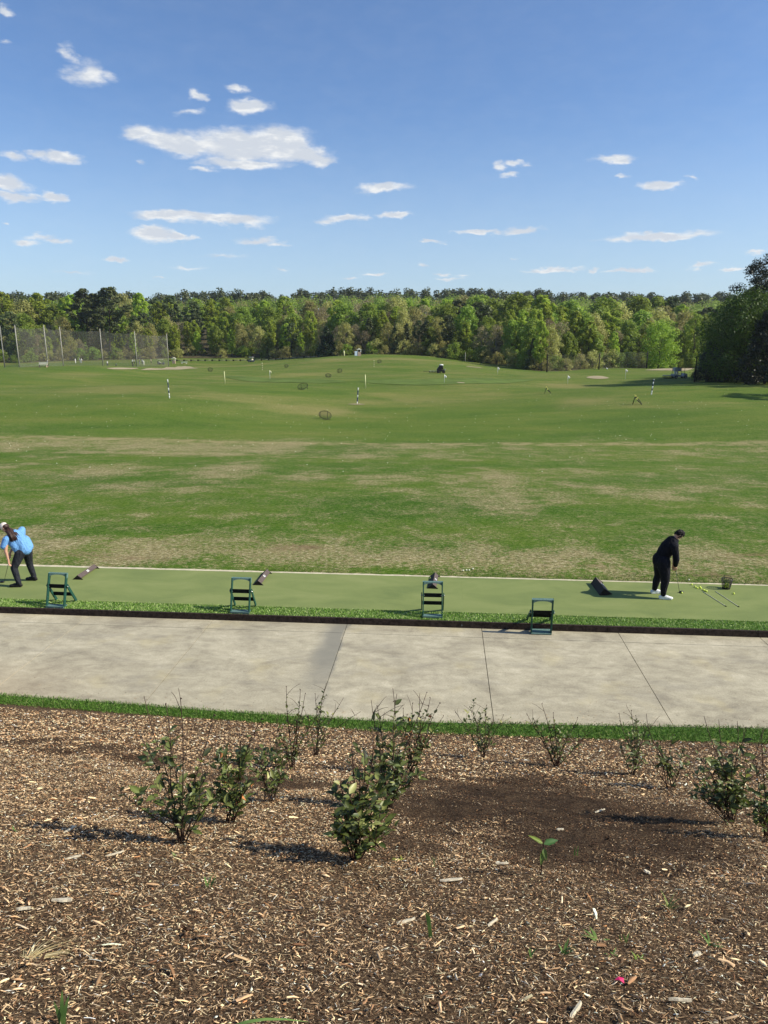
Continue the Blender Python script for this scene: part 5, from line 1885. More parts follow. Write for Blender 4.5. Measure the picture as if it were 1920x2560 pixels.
# golf balls scattered over the range
BW = ball_mesh(0.022, M['ballwhite'])
rs = np.random.default_rng(77)
cnt = 0
while cnt < 240:
    v = rs.choice([rs.uniform(55, 76), rs.uniform(66, 92), rs.uniform(74, 125), rs.uniform(38, 60)], p=[.34, .34, .20, .12])
    px = rs.uniform(5, 1915)
    p = on(px, v)
    put_ball(BW, p, 'pale practice ball lying on the range grass', 'practice balls scattered over the range', .022)
    cnt += 1
for (q) in [(1158, 1432), (1166, 1431), (1173, 1431), (1182, 1428), (1722, 1453)]:
    p = at(*q, .06)
    p.z = terr(p.x, p.y)
    put_ball(BW, p, 'pale ball lying in the grass just beyond the mats', 'balls lying just beyond the mats', .022)


# safety net on the left
PO = [(12, 919, 815), (49, 922, 813), (120, 918, 813), (159, 917, 817), (258, 918, 822), (343, 923, 828), (422, 919, 834)]
PD = [205, 200, 208, 222, 228, 232, 256]
tops = []
for i, ((px, y1, y0), D) in enumerate(zip(PO, PD)):
    p = on(px, D)
    h = (y1 - y0) * axis_depth(p) / FPX / math.cos(R(2))
    # top height from the measured image row
    d = pix_dir(px, y0)
    ztop = H_CAM + d.z / d.y * D
    h = ztop - p.z
    root = empty('net_pole', p)
    names = ['leftmost', 'second', 'third', 'fourth', 'fifth', 'sixth', 'last and rightmost']
    tag(root, f'{names[i]} weathered wooden pole carrying the safety net, from the left', 'pole', 'net poles at the far left')
    MB().tube([(0, 0, -.3), (0, 0, h)], [.17, .12], 10).build('shaft', M['pole'], root)
    MB().tube([(0, 0, h), (0, 0, h + .08)], .18, 10).build('cap', M['pole'], root)
    tops.append((p, h))
for i in range(6):
    (p, h), (q, g) = tops[i], tops[i + 1]
    mb = MB()
    vs, fs = [], []
    n = 8
    for k in range(n + 1):
        t = k / n
        w = p.lerp(q, t)
        top = (p.z + h * .95) * (1 - t) + (q.z + g * .95) * t - .5 * math.sin(pi * t)
        gz = terr(w.x, w.y) + .1
        for j in range(5):
            vs.append((w.x, w.y + .25 * math.sin(pi * t) * math.sin(pi * j / 4), gz + (top - gz) * j / 4))
    for k in range(n):
        for j in range(4):
            fs.append((5 * k + j, 5 * k + 5 + j, 5 * k + 6 + j, 5 * k + 1 + j))
    o = MB().add(vs, fs, True).build('safety_net', M['net'])
    nm = ['first', 'second', 'third', 'fourth', 'fifth', 'sixth']
    tag(o, f'{nm[i]} span of grey see-through netting from the left, hung between poles', 'netting', 'spans of safety net at the far left')

# dark poles and fence at the right
PR = [(1367, 929, 885), (1497, 922, 880), (1616, 921, 878), (1736, 958, 890), (1353, 926, 900), (1163, 906, 881), (1334, 922, 897), (1242, 914, 898)]
PRD = [181, 192, 202, 118, 188, 214, 196, 208]
PRL = ['tall dark pole at the point where the wood juts out', 'tall dark pole with a leaning brace right of the jutting wood', 'dark pole before the bright yellow green tree', 'dark pole at the left edge of the shaded trees on the right',
       'short post just left of the tall dark pole', 'pale pole before the shrubs right of the hilltop', 'short dark post among the shrubs', 'short thin post above the shadow']
dk = []
for i, ((px, y1, y0), D) in enumerate(zip(PR, PRD)):
    p = on(px, D)
    d = pix_dir(px, y0)
    h = H_CAM + d.z / d.y * D - p.z
    root = empty('fence_pole', p)
    tag(root, PRL[i], 'pole')
    rr = .17 if i < 3 else (.12 if i == 3 else .10)
    MB().tube([(0, 0, -.3), (0, 0, h)], [rr, rr * .8], 8).build('shaft', M['darkpole'] if i != 5 else M['pole'], root)
    if i == 1:
        MB().tube([(-1.0, .2, 0), (-.02, 0, h * .95)], .07, 6).build('brace', M['darkpole'], root)
    dk.append((p, h))
for i, (a, b, l) in enumerate([(0, 1, 'faint netting between the first two tall dark poles'), (1, 2, 'faint netting left of the bright yellow green tree')]):
    (p, h), (q, g) = dk[a], dk[b]
    vs = []
    for k in range(9):
        t = k / 8
        w = p.lerp(q, t)
        gz = terr(w.x, w.y)
        vs += [(w.x, w.y, gz), (w.x, w.y, gz + (h * (1 - t) + g * t) * .95)]
    o = MB().add(vs, [(2 * k, 2 * k + 2, 2 * k + 3, 2 * k + 1) for k in range(8)]).build('safety_net', M['net2'])
    tag(o, l, 'netting')

# low log rail in front of the wood
root = empty('log_rail', on(620, 270))
tag(root, 'low pale log rail on short dark posts along the far path', 'fence')
base = root.location
pp = [on(px, D) for px, D in zip(np.linspace(425, 795, 22), np.interp(np.linspace(425, 795, 22), [425, 640, 760, 795], [283, 283, 266, 256]))]
for i, p in enumerate(pp):
    q = p - base
    MB().box(q + Vector((0, 0, .30)), (.42, .42, .66)).build('post', M['darkbark'], root)
    if i < len(pp) - 1:
        r_ = pp[i + 1] - base
        dd = (r_ - q).normalized()
        MB().tube([q + dd * .22 + Vector((0, 0, .34)), r_ - dd * .22 + Vector((0, 0, .34))], .12, 7).build('rail', M['logwood'], root)


def cart(name, loc, rz, label, body, roof, canopy=True, scale=1.0):
    root = empty(name, loc, rz)
    root.scale = (scale,) * 3
    tag(root, label, 'golf cart')
    mb = MB()
    mb.add([(-1.15, -.55, .28), (1.2, -.55, .28), (1.2, .55, .28), (-1.15, .55, .28), (-1.15, -.55, .75), (-.2, -.58, .62), (-.2, .58, .62), (-1.15, .55, .75), (.45, -.55, .36), (.45, .55, .36), (1.15, -.5, .72), (1.15, .5, .72), (.72, -.55, .85), (.72, .55, .85)],
           [(0, 3, 2, 1), (0, 1, 8, 5), (0, 5, 4), (3, 7, 6), (3, 6, 9, 2), (4, 5, 6, 7), (0, 4, 7, 3), (5, 8, 9, 6), (8, 12, 13, 9), (12, 10, 11, 13), (1, 2, 11, 10), (1, 10, 12, 8), (2, 9, 13, 11)])
    mb.build('body', body, root, .03)
    MB().box((-.35, 0, .80), (.55, 1.0, .16)).build('seat', M['cream'], root, .03)
    MB().box((-.62, 0, 1.05), (.12, 1.0, .45)).build('backrest', M['cream'], root, .03)
    for x in (-.78, .82):
        for y in (-.52, .52):
            w = MB().tube([(x, y - .09, .24), (x, y + .09, .24)], .24, 14).build('wheel', M['black'], root)
            MB().tube([(x, y - .1, .24), (x, y + .1, .24)], .11, 10).build('hub', M['cartgrey'], w)
    if canopy:
        for x, x2 in ((-.85, -.75), (.85, .55)):
            for y in (-.5, .5):
                MB().tube([(x, y, .7), (x2, y, 1.80)], .03, 6).build('roof_post', M['black'], root)
        MB().box((-.1, 0, 1.84), (1.75, 1.15, .09)).build('roof', roof, root, .03)
        MB().tube([(.45, -.25, .85), (.30, -.25, 1.1)], .02, 6).build('steering_column', M['black'], root)
    return root


c1 = cart('golf_cart', hit(403, 911.6), pi * .02, 'dark golf cart with cream roof parked by the last net pole', M['cartbody'], M['cream'])
for y in (-.3, .3):
    b = MB().tube([(-1.1, y, .5), (-1.2, y, 1.2)], .16, 8).build('club_bag', M['black'], c1)
c2 = cart('golf_cart', on(628, 276), pi * .85, 'navy golf cart with white frame behind the log rail', M['cartbody'], M['white'])


def reel_gang(root, x0, n, step, y=0):
    for i in range(n):
        x = x0 + i * step
        mb = MB()
        for k in range(9):
            yy = y - .5 + k * .125
            mb.tube([(x + .22 * math.cos(2 * pi * j / 12), yy, .24 + .22 * math.sin(2 * pi * j / 12)) for j in range(12)], .014, 4, closed=True)
        mb.build('picker_reel', M['black'], root)
        MB().box((x, y, .5), (.5, 1.1, .05)).build('ball_tray', M['cartgrey'], root)


pk = empty('ball_picker', hit(1102, 933), 0.05)
pk.scale = (.88, .88, .88)
tag(pk, 'black ball picker tractor with white top towing long reels', 'ball picker')
mb = MB()
mb.add([(-.9, -.6, .35), (.8, -.6, .35), (.8, .6, .35), (-.9, .6, .35), (-.9, -.6, .75), (-.1, -.6, .9), (-.1, .6, .9), (-.9, .6, .75), (.8, -.55, .8), (.8, .55, .8)],
       [(0, 3, 2, 1), (0, 1, 8, 5, 4), (3, 7, 6, 9, 2), (4, 5, 6, 7), (5, 8, 9, 6), (1, 2, 9, 8), (0, 4, 7, 3)])
mb.build('body', M['black'], pk, .04)
mb = MB()
mb.add([(-1.0, -.6, .8), (.55, -.6, .95), (.55, .6, .95), (-1.0, .6, .8), (-.35, -.55, 1.75), (.38, -.55, 1.82), (.38, .55, 1.82), (-.35, .55, 1.75)],
       [(0, 3, 2, 1), (4, 5, 6, 7), (0, 1, 5, 4), (1, 2, 6, 5), (2, 3, 7, 6), (3, 0, 4, 7)])
mb.build('mesh_cage', M['wire'], pk, .04)
MB().ball((.10, 0, 1.88), (.52, .6, .20), 14, 8).build('roof', M['white'], pk)
MB().box((1.0, 0, .80), (.28, .5, .3)).build('front_light_box', M['cartgrey'], pk, .05)
for x in (-.6, .65):
    for y in (-.62, .62):
        MB().tube([(x, y - .1, .3), (x, y + .1, .3)], .30, 14).build('wheel', M['black'], pk)
MB().tube([(-.9, 0, .5), (-2.4, .0, .45), (-4.2, 0, .45)], .05, 6).build('tow_bar', M['black'], pk)
reel_gang(pk, -2.5, 4, .75)

u1 = cart('utility_cart', hit(1697, 946), 0.12, 'utility cart with open wire cage at the shadow edge on the right', M['cartgrey'], M['cartgrey'], False, 1.15)
MB().box((-.55, 0, .9), (.1, 1.1, .3)).build('cargo_panel', M['black'], u1)
for x in (-.95, .05, .62):
    for y in (-.5, .5):
        MB().tube([(x, y, .6), (x, y, 1.75)], .035, 6).build('cage_post', M['black'], u1)
for y in (-.5, .5):
    for z in (1.2, 1.72):
        MB().tube([(-.95, y, z), (.62, y, z)], .03, 6).build('cage_rail', M['black'], u1)
mb = MB()
mb.box((-.45, 0, 1.45), (.9, 1.0, .55))
mb.build('windscreen_panel', M['cartgrey'], u1, .03)
reel_gang(u1, -2.4, 2, .8)


def kiosk(loc, label, rz=0, w=1.3):
    root = empty('kiosk', loc, rz)
    tag(root, label, 'kiosk')
    MB().box((0, 0, .6), (w * .85, .8, 1.2)).build('cabinet', M['tan'], root)
    for x in (-.45, .45):
        for y in (-.35, .35):
            MB().box((x * w, y, 1.5), (.1, .1, .7)).build('roof_post', M['white'], root)
    MB().add([(-w * .7, -.65, 1.85), (w * .7, -.65, 1.85), (w * .7, .65, 1.85), (-w * .7, .65, 1.85), (0, -.65, 2.3), (0, .65, 2.3)],
             [(0, 3, 2, 1), (0, 1, 4), (2, 3, 5), (1, 2, 5, 4), (3, 0, 4, 5)]).build('roof', M['cream'], root)
    return root


kiosk(on(435, 272), 'small tan water kiosk with cream gable roof by the far left path', 0, 1.25)
kiosk(on(898, 219), 'small tan kiosk with gable roof on the hilltop', .2, 1.1)
sb = empty('sign_board', on(890, 217), .15)
tag(sb, 'plain bluish white board standing left of the hilltop kiosk', 'board')
MB().box((0, 0, .85), (.75, .05, 1.3)).build('panel', simple('pale_blue_board', (.62, .72, .84), .6, .05, 5), sb)
for x in (-.33, .33):
    MB().box((x, .06, .5), (.06, .05, 1.2)).build('leg', M['white'], sb)
tb = empty('picnic_table', on(461, 272))
tag(tb, 'white picnic table between the kiosk and the log rail', 'table')
MB().box((0, 0, .74), (2.2, .8, .07)).build('table_top', M['white'], tb)
for y in (-.75, .75):
    MB().box((0, y, .44), (2.2, .28, .06)).build('bench', M['white'], tb)
for x in (-.8, .8):
    MB().bar((x, -.6, 0), (x, .15, .72), .1, .06).build('leg', M['white'], tb)
    MB().bar((x, .6, 0), (x, -.15, .72), .1, .06).build('leg', M['white'], tb)
bn = empty('bench', hit(108, 918.5))
tag(bn, 'pale bench beside the third net pole', 'bench')
MB().box((0, 0, .48), (1.7, .45, .08)).build('seat', M['cream'], bn)
MB().box((0, .22, .80), (1.7, .07, .40)).build('backrest', M['cream'], bn)
for x in (-.7, .7):
    MB().box((x, 0, .22), (.08, .4, .44)).build('leg', M['tan'], bn)


def far_person(loc, label, shirt, pants, pose=0, rz=0, s=1.0):
    root = empty('person', loc, rz)
    root.scale = (s, s, s)
    tag(root, label, 'person', None)
    b = MB()
    lean = .10 if pose else 0
    sh = Vector((lean, 0, 1.40))
    b.chain([(0, 0, .92), (lean * .6, 0, 1.2), sh], [.12, .13, .12])
    b.chain([sh, (lean * 1.3, 0, 1.52)], [.08, .055])
    b.ball((lean * 1.5, 0, 1.64), (.085, .078, .11), 12, 10)
    for k in (-1, 1):
        el = Vector((lean + (.12 if pose else 0.02), .22 * k, 1.12))
        wr = Vector((lean + (.28 if pose else .06), .08 * k if pose else .24 * k, .88))
        b.chain([sh + Vector((0, .17 * k, 0)), el, wr, wr + Vector((0, 0, -.12))], [.055, .042, .032, .03])
        b.chain([(0, .09 * k, .92), (.02, .12 * k, .5), (-.02, .13 * k, .08), (.12, .14 * k, .04)], [.10, .07, .045, .04])
    remeshed(b, 'body', M['skin'], root, .022, 2)
    t = MB()
    t.chain([(0, 0, .96), (lean * .6, 0, 1.2), sh], [.155, .165, .15])
    for k in (-1, 1):
        el = Vector((lean + (.10 if pose else 0.02), .225 * k, 1.16))
        t.chain([sh + Vector((0, .13 * k, 0)), sh + Vector((0, .18 * k, -.02)), el], [.09, .08, .065])
    remeshed(t, 'shirt', shirt, root, .025, 2)
    t = MB()
    for k in (-1, 1):
        t.chain([(0, .08 * k, .95), (.02, .12 * k, .5), (-.02, .13 * k, .12)], [.135, .095, .07])
    remeshed(t, 'trousers', pants, root, .025, 2)
    h = MB().ball((lean * 1.5 - .012, 0, 1.675), (.092, .088, .095), 10, 8)
    h.build('cap', M['white'] if s < 1.01 else M['black'], root)
    return root


GP = 'golfers far off behind the safety net'
W_, K_, G_ = M['white'], M['black'], M['cartgrey']
for (px, D, l, a, b, po) in [(189, 262, 'distant person all in white on the far green, standing alone', W_, W_, 0), (204, 262, 'distant person in white on the far green, right one of two', W_, G_, 1),
                             (201, 263, 'distant crouching figure in grey beside the person in white', G_, G_, 1),
                             (269, 248, 'distant golfer with white shirt and dark trousers right of the fifth pole', W_, M['cartbody'], 0), (120, 206, 'distant golfer in dark clothes at the third net pole', M['cartbody'], K_, 0),
                             (331, 262, 'distant golfer in white shirt left of the sixth pole', W_, K_, 1), (336, 264, 'distant golfer in grey just left of the sixth pole', G_, K_, 0),
                             (349, 262, 'distant golfer in black just right of the sixth pole', K_, G_, 0), (356, 264, 'distant golfer in grey shirt in the group right of the sixth pole', G_, M['cartbody'], 1),
                             (360, 258, 'distant tall golfer in all white right of the sixth pole', W_, W_, 0), (378, 268, 'distant golfer in brown between the group and the cart', M['tan'], M['darkbark'], 0),
                             (861, 220, 'distant person in pale yellow on the hilltop', M['yellow'], M['yellow'], 1)]:
    far_person(on(px, D), l, a, b, po, (px * 7) % 6)
for (px, D, l) in [(290, 236, 'black golf bag standing upright on the sand behind the left mound'), (332, 234, 'dark golf bag leaning left of the sixth net pole')]:
    bg_ = empty('golf_bag', on(px, D))
    tag(bg_, l, 'golf bag')
    MB().tube([(0, 0, 0), (.12, 0, 1.0)], [.16, .18], 10).build('bag_body', K_, bg_)
    MB().tube([(.12, 0, 1.0), (.17, 0, 1.28)], [.10, .06], 8).build('club_heads', G_, bg_)
    MB().tube([(.1, 0, .8), (-.3, .25, 0)], .02, 5).build('leg', K_, bg_)

# ------------------------------------------------------------------ trees
def quads(centers, n_each, spread, size, rs, flat=1.0, up=0.0, tint=None, jitter=.35):
    up = up + .35
    m = len(centers)
    c = np.repeat(centers, n_each, 0)
    sp = np.repeat(spread, n_each) if hasattr(spread, '__len__') else spread
    d = rs.normal(0, 1, (len(c), 3))
    d /= np.linalg.norm(d, axis=1, keepdims=True)
    rad = rs.random(len(c)) ** .45
    off = d * (rad * sp)[:, None]
    off[:, 2] *= flat
    p = c + off
    nrm = d * .7 + rs.normal(0, .6, (len(c), 3)) + np.array([0, 0, up])
    nrm /= np.linalg.norm(nrm, axis=1, keepdims=True)
    t = np.cross(nrm, rs.normal(0, 1, (len(c), 3)))
    t /= np.linalg.norm(t, axis=1, keepdims=True)
    b = np.cross(nrm, t)
    s = size * rs.uniform(.55, 1.35, (len(c), 1)) * .5
    V = np.stack([p - t * s * rs.uniform(.6, 1.3, (len(c), 1)), p - b * s * rs.uniform(.4, 1.1, (len(c), 1)), p + t * s * rs.uniform(.6, 1.3, (len(c), 1)), p + b * s * rs.uniform(.4, 1.1, (len(c), 1))], 1)
    F = np.arange(len(c) * 4).reshape(-1, 4)
    ct = np.clip(np.repeat(rs.random(m), n_each) * .65 + rs.random(len(c)) * .35, 0, 1)
    C = np.repeat(ct, 4)[:, None] * np.ones(3)
    return V.reshape(-1, 3), F, C


def tree_proto(kind, seed, H, Rr, bark, leaf, n_cl=42, n_each=95, size=.42, crown0=.28, name='tree'):
    rs = np.random.default_rng(seed)
    rd = random.Random(seed)
    root = empty(name)
    tr = MB()
    lean = Vector((rd.uniform(-.04, .04) * H, rd.uniform(-.04, .04) * H, 0))
    ztop = H * (.92 if kind != 'round' else .7)
    axis = lambda t: Vector((lean.x * t * t + .012 * H * math.sin(4 * t + seed), lean.y * t * t + .012 * H * math.cos(3 * t + seed), ztop * t))
    rb = H * .011 + .05
    tr.tube([axis(i / 8) - Vector((0, 0, .3 if i == 0 else 0)) for i in range(9)], [rb * (1.25 if i == 0 else 1) * (1 - .85 * i / 8) for i in range(9)], 7)
    cents, spr = [], []
    for i in range(n_cl):
        f = (i + rs.random()) / n_cl
        if kind == 'tall':
            z = crown0 + (1 - crown0) * f
            r = Rr * (math.sin(pi * min(1, (1 - f) ** .75 * .98 + .02)) ** .8 * .75 + .25 * (1 - f)) * rs.uniform(.45, 1.05)
            sc = Rr * .34 * (1.15 - .5 * f)
        elif kind == 'round':
            z = crown0 + (1 - crown0) * f
            r = Rr * math.sqrt(max(0, 1 - (2 * f - .9) ** 2 * .85)) * rs.uniform(.4, 1.0)
            sc = Rr * .33
        elif kind == 'cone':
            z = crown0 + (1 - crown0) * f
            r = Rr * (1 - f) ** .8 * rs.uniform(.5, 1.0) * (1 if f > .12 else .75)
            sc = Rr * .36 * (1.1 - .7 * f)
        elif kind == 'pine':
            z = crown0 + (1 - crown0) * f ** .85
            r = Rr * (math.sin(pi * (.18 + .80 * f)) ** .7) * rs.uniform(.5, 1.1)
            sc = Rr * .30 * rs.uniform(.7, 1.2)
        a = i * 2.4 + rs.normal(0, .5)
        c = axis(min(1, z)) * 1.0
        c = Vector((c.x + r * math.cos(a), c.y + r * math.sin(a), z * H - sc * .5))
        cents.append(c); spr.append(sc * rs.uniform(.75, 1.2))
        if i % (2 if kind in ('tall', 'round', 'pine') else 3) == 0 and f < .93:
            q = axis(max(.12, z - .12 - .05 * rs.random()))
            mid = q.lerp(c, .5) + Vector((0, 0, -.02 * H if kind == 'pine' else .015 * H))
            w = rb * .42 * (1 - .6 * f)
            tr.tube([q, mid, c], [w, w * .7, w * .3], 5)
            if kind in ('round', 'tall'):
                for _ in range(2):
                    e = c + Vector((rs.normal(0, .5), rs.normal(0, .5), abs(rs.normal(0, .6)))) * sc * 1.1
                    tr.tube([mid, e], [w * .5, w * .15], 4)
    tr.build('trunk', bark, root)
    V, F, C = quads(np.array([tuple(c) for c in cents]), n_each, np.array(spr), size, rs, flat=.62 if kind == 'pine' else .85, up=.3)
    np_object('crown', V, F, leaf, root, False, C)
    return root


PR_ = {}


def proto(key, *a, **k):
    PR_.setdefault(key, []).append(tree_proto(*a, **k))


for s in range(3):
    proto('fresh', 'tall', 10 + s, 18, 3.6, M['bark'], M['l_fresh'], 50, 95, .58, .22 + .05 * s)
for s in range(3):
    proto('mid', 'round', 20 + s, 16, 4.6, M['bark'], M['l_mid'], 54, 100, .60, .16)
for s in range(2):
    proto('olive', 'round', 30 + s, 16, 4.6, M['palebark'], M['l_olive'], 50, 80, .50, .20)
for s in range(2):
    proto('bud', 'round', 40 + s, 14, 4.0, M['palebark'], M['l_brown'], 50, 60, .36, .14)
for s in range(3):
    proto('pine', 'pine', 50 + s, 20, 3.9, M['darkbark'], M['l_pine'], 34, 120, .60, .42 + .06 * s)
for s in range(2):
    proto('shrub', 'round', 60 + s, 5.0, 2.7, M['darkbark'], M['l_mid'], 26, 95, .32, .02, name='shrub')
for s in range(2):
    proto('shrubolive', 'round', 64 + s, 5.0, 2.7, M['bark'], M['l_olive'], 26, 70, .28, .02, name='shrub')
for s in range(2):
    proto('cedar', 'cone', 70 + s, 9, 2.8, M['darkbark'], M['l_pine'], 34, 110, .36, .03)

KINDLAB = {'fresh': 'tall yellow green spring tree', 'mid': 'broad mid green leafy tree', 'olive': 'pale olive tree coming into leaf', 'bud': 'thin grey brown budding tree',
           'pine': 'dark green pine with flat clumped crown', 'shrub': 'low dark green shrub', 'shrubolive': 'low olive shrub', 'cedar': 'dark conical evergreen'}


def region(px):
    return 'behind the safety net on the left' if px < 430 else ('left of the hilltop kiosk' if px < 860 else ('right of the hilltop' if px < 1330 else 'behind the dark pole fence'))


first = {}


def put_tree(key, loc, H, label=None, group='trees of the wood round the range', rsd=random, wide=1.0, px=None):
    L = PR_[key]
    i = rsd.randrange(len(L))
    src = L[i]
    if (key, i) not in first:
        first[(key, i)] = 1
        o = src
    else:
        o = copy_tree(src)
    base = {'fresh': 18, 'mid': 16, 'olive': 16, 'bud': 14, 'pine': 20, 'shrub': 5, 'shrubolive': 5, 'cedar': 9}[key]
    k = H / base
    o.location = loc
    o.rotation_euler = (0, 0, rsd.uniform(0, 6.28))
    o.scale = (k * wide * rsd.uniform(.9, 1.12), k * wide * rsd.uniform(.9, 1.12), k)
    lab = label or (KINDLAB[key] + ' ' + region(px if px is not None else 0))
    tag(o, lab, 'shrub' if 'shrub' in key else 'tree', group)
    return o


EPX = [-150, 0, 430, 640, 780, 850, 960, 1080, 1200, 1290, 1345, 1400, 1500, 1620, 1760, 2000]
ED = [262, 268, 294, 294, 268, 240, 233, 228, 216, 206, 188, 190, 200, 212, 216, 214]


def edge(px): return float(np.interp(px, EPX, ED))


rf = random.Random(4)


def pick(tbl):
    r = rf.random() * sum(w for _, w in tbl)
    for k, w in tbl:
        r -= w
        if r <= 0: return k
    return tbl[-1][0]


def table(px, row):
    if px < 430:
        return [('mid', 3), ('pine', 2.6), ('olive', 1.6), ('fresh', 2.2), ('bud', 1)] if row < 3 else [('pine', 3.2), ('mid', 2), ('fresh', 2.5), ('olive', 1)]
    if px < 760:
        return [('fresh', 6), ('mid', 1), ('olive', .6)] if row < 2 else [('olive', 2), ('pine', 1.3), ('mid', 1.3), ('fresh', 2), ('bud', 1.4)]
    if px < 1080:
        return [('olive', 2.2), ('bud', 1.6), ('mid', 1.4), ('fresh', 1.2), ('pine', .9)]
    if px < 1330:
        return [('mid', 2.4), ('fresh', 1.4), ('bud', 1.2), ('pine', .8), ('olive', 1.2)] if row < 2 else [('mid', 3), ('fresh', 1.4), ('pine', 1), ('olive', 1.2)]
    return [('mid', 2.4), ('olive', 1.6), ('bud', 1.4), ('fresh', 1.2)] if row < 2 else [('mid', 3), ('fresh', 1.4), ('olive', 1.2), ('pine', .5)]


rows = [(7, 58, 8.5, 13.5), (16, 58, 12, 16.5), (29, 50, 14, 18.5), (47, 44, 15, 19), (70, 40, 15.5, 19.5)]
TOPY = lambda px: float(np.interp(px, [0, 100, 200, 330, 450, 600, 720, 780, 1000, 1130, 1240, 1300, 1450, 1600, 1750, 1950], [726, 730, 734, 728, 728, 738, 740, 750, 742, 736, 730, 732, 744, 738, 742, 738]))
for ri, (off, n, h0, h1) in enumerate(rows):
    for i in range(n):
        px = -60 + (i + rf.random() * .9) * (2080 / n)
        if ri < 2 and 1760 < px: continue
        if ri == 0 and 795 < px < 838: continue
        D = edge(px) + off + rf.uniform(-3, 4)
        p = on(px, D)
        k = pick(table(px, ri))
        H = rf.uniform(h0, h1)
        if k == 'pine': H *= 1.10
        if k == 'bud': H *= .85
        # no taller than the outline of the wood allows
        d = pix_dir(px, TOPY(px) + rf.uniform(-7, 30))
        cap = H_CAM + d.z / d.y * D - p.z
        if ri >= 3: H = min(max(H, cap * rf.uniform(.94, 1.0)), 24)
        H = min(H, cap)
        put_tree(k, p, H, rsd=rf, px=px, wide=1.12 if ri > 1 else .92)
for i in range(150):
    px = -50 + (i % 75 + rf.random()) * (1850 / 75)
    D = edge(px) + (rf.uniform(0, 3.5) if i < 75 else rf.uniform(9, 16))
    if i < 75 and 430 < px < 640 and rf.random() < .4: continue
    put_tree('shrub' if rf.random() < .45 else 'shrubolive', on(px, D), rf.uniform(2.6, 5.2), rsd=rf, px=px, group='shrubs at the foot of the wood', wide=1.15)

# trees one can single out
o = put_tree('pine', on(222, 300), 26.5, 'tall round crowned pine above the wood, left one of a pair', rsd=rf, wide=1.25, group='two tall pines at the left')
o = put_tree('pine', on(279, 300), 27.5, 'tall round crowned pine above the wood, right and taller one of a pair', rsd=rf, wide=1.25, group='two tall pines at the left')
hl = tree_proto('cone', 81, 11, 4.4, M['darkbark'], M['l_holly'], 60, 210, .34, .01)
hl.location = on(817, 246); hl.scale = (.95, .95, .92)
tag(hl, 'dense dark green conical holly standing left of the hilltop', 'tree')
lm = tree_proto('round', 82, 13, 5.2, M['darkbark'], M['l_lime'], 64, 130, .40, .06)
lm.location = on(1645, 207)
tag(lm, 'bright yellow green round tree before the wood on the right', 'tree')
lm2 = tree_proto('tall', 83, 16, 4.0, M['bark'], M['l_lime'], 44, 90, .42, .2)
lm2.location = on(1730, 219)
tag(lm2, 'bright yellow green open tree left of the shaded trees', 'tree')
for (px, D, H, k, l) in [(1245, 220, 9.5, 'cedar', 'dark drooping conifer right of the bright green tree'), (1590, 250, 16, 'cedar', 'dark narrow conifer among pale trees'), (1330, 196, 8.5, 'cedar', 'dark conifer at the jutting corner of the wood'),
                         (985, 238, 9, 'cedar', 'very dark spreading conifer right of the hilltop kiosk'), (1015, 240, 10, 'cedar', 'very dark conifer beside the spreading one'), (1065, 236, 11, 'pine', 'tall dark pine right of the hilltop'), (925, 246, 12, 'cedar', 'dark grey conifer behind the hilltop kiosk'),
                         (730, 286, 13, 'pine', 'slim dark pine in the wood left of the holly')]:
    put_tree(k, on(px, D), H, l, rsd=rf, group='dark conifers along the wood', px=px)

# shaded trees at the right, much nearer
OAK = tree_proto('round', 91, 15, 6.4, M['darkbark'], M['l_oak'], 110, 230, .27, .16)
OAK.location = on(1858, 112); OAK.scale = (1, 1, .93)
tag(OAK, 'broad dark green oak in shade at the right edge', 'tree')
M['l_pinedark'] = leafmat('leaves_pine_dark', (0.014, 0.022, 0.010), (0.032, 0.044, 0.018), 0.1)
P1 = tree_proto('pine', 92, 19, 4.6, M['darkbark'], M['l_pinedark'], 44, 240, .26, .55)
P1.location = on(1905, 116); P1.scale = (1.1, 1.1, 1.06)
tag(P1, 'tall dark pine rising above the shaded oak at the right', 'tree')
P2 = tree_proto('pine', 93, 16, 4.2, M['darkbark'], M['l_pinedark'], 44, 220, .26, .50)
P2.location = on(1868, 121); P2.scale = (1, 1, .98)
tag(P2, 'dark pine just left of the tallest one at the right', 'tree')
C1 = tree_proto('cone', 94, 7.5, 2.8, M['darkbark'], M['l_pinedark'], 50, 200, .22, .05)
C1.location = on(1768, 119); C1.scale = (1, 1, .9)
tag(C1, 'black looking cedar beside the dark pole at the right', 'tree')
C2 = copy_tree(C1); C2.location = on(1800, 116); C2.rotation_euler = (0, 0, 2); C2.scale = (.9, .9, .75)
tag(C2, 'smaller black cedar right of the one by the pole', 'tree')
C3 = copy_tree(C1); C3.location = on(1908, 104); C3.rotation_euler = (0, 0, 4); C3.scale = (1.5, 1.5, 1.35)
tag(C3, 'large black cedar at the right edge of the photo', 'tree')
GR = 'shaded trees along the right side of the range'
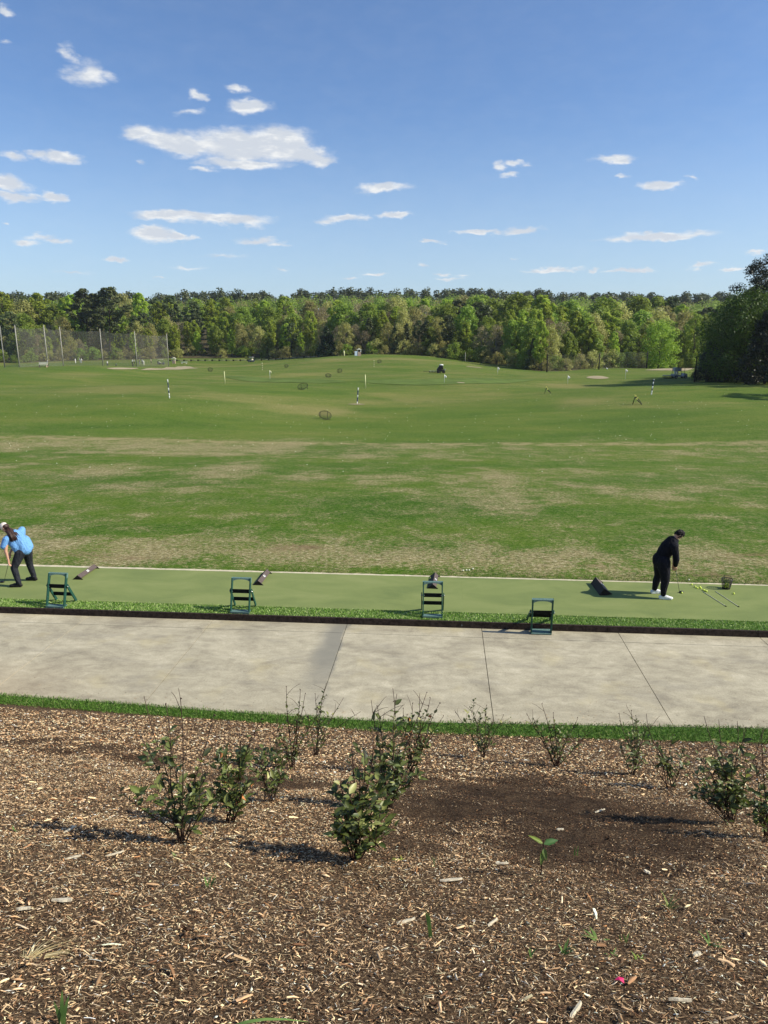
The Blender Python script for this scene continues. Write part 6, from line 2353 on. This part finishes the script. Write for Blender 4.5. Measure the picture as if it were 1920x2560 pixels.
for (px, D, H, s, src, l) in [(1955, 114, .86, 1.0, OAK, 'shaded oak beyond the right edge'), (2010, 130, .9, 1.0, OAK, 'second shaded oak beyond the right edge'), (2110, 116, 1.0, 1.0, OAK, 'third shaded oak beyond the right edge'), (1820, 128, .82, .85, OAK, 'shorter shaded oak behind the first'),
                              (2060, 112, .9, 1, P1, 'pine beyond the right edge'), (2150, 96, .95, .8, P2, 'lone pine beyond the right edge casting the middle shadow'), (2230, 84, .9, .75, P2, 'lone pine beyond the right edge casting the nearest shadow'),
                              (2240, 112, 1, 1.1, OAK, 'fourth shaded oak beyond the right edge'), (2350, 122, 1.1, 1.1, OAK, 'fifth shaded oak beyond the right edge'), (1785, 126, .45, .5, OAK, 'low shaded tree above the black cedars'), (1905, 130, 1.0, 1.0, OAK, 'shaded oak filling the back at the right edge'),
                              (1850, 138, .8, .95, OAK, 'shaded oak deep behind the front row')]:
    c = copy_tree(src)
    c.location = on(px, D)
    c.rotation_euler = (0, 0, px * .37)
    c.scale = (s, s, H)
    tag(c, l, 'tree', GR)
for i in range(16):
    px = 1748 + i * 17 + rf.uniform(-5, 5)
    put_tree('shrub', on(px, 116 + rf.uniform(-3, 10) + (6 if i < 4 else 0)), rf.uniform(1.2, 2.6), 'dark undergrowth below the shaded trees at the right', rsd=rf, group='undergrowth below the shaded trees')

# forest floor: brown leaf litter under the wood
pxs = np.linspace(-500, 2500, 160)
offs = np.concatenate([[-1.0], np.geomspace(2, 900, 40)])
G = []
for o_ in offs:
    Dd = np.interp(pxs, EPX, ED) + o_
    X = (pxs - 960) / FPX * (Dd * math.cos(PITCH) + 6 * math.sin(PITCH))
    G.append(np.stack([X, Dd, terr_np(X, Dd) + .06 + np.minimum(o_ * .01, .3)], -1))
G = np.array(G)
nr, nc = G.shape[:2]
idx = np.arange(nr * nc).reshape(nr, nc)
fc = np.stack([idx[:-1, :-1], idx[:-1, 1:], idx[1:, 1:], idx[1:, :-1]], -1).reshape(-1, 4)
ff = np_object('forest_ground', G.reshape(-1, 3), fc, simple('leaf_litter', (.10, .075, .045), .95, .5, .5, 0, .05, c2=(.045, .05, .022), obj=False), smooth=True)
tag(ff, 'brown leaf littered ground under the wood', 'ground', kind='structure')

# far wood on the hills, one mass
rs = np.random.default_rng(5)


def far_wood(name, n, d0, d1, mat, size, h, rad, label, per=60):
    px = rs.uniform(-350, 2300, n)
    D = rs.uniform(d0, d1, n) ** 1.0
    D = np.maximum(D, np.interp(px, EPX, ED) + 95)
    X = (px - 960) / FPX * (D * math.cos(PITCH) + 6 * math.sin(PITCH))
    Z = terr_np(X, D)
    H = h * rs.uniform(.8, 1.15, n)
    C0 = np.stack([X, D, Z + H - rad * .8], -1)
    V, F, C = quads(C0, per, rad * rs.uniform(.8, 1.3, n), size, rs, flat=.95, up=.4)
    V2, F2, Cc2 = quads(C0 - np.array([0, 0, rad * 1.2]), per // 2, rad * rs.uniform(.8, 1.2, n), size, rs, flat=1.2, up=.1)
    o = np_object(name, np.concatenate([V, V2]), np.concatenate([F, F2 + len(V)]), mat, None, False, np.concatenate([C, Cc2]))
    return tag(o, label, 'wood', kind='stuff')


far_wood('distant_wood', 620, 345, 560, M['l_mid'], .95, 15, 4.0, 'far green wood rising behind the nearer trees', 170)
far_wood('distant_olive_wood', 260, 345, 560, M['l_olive'], .9, 14, 3.9, 'far pale wood rising behind the nearer trees', 150)
far_wood('distant_pine_wood', 820, 500, 760, M['l_pine'], 1.7, 19, 3.5, 'dark pine covered ridge on the horizon', 110)

# thin spring haze over the whole range
hz = MB().box((0, 1500, 32), (6400, 4400, 86))
m, nt, b_ = new_mat('air_haze')
nt.nodes.clear()
pv = NN(nt, 'ShaderNodeVolumePrincipled', ins={'Color': (0.86, 0.92, 1.0, 1), 'Density': 0.0001, 'Anisotropy': 0.3})
mo = nt.nodes.new('ShaderNodeOutputMaterial')
nt.links.new(pv.outputs[0], mo.inputs['Volume'])
tag(hz.build('haze', m), 'thin pale haze in the air over the range', 'haze', kind='stuff')
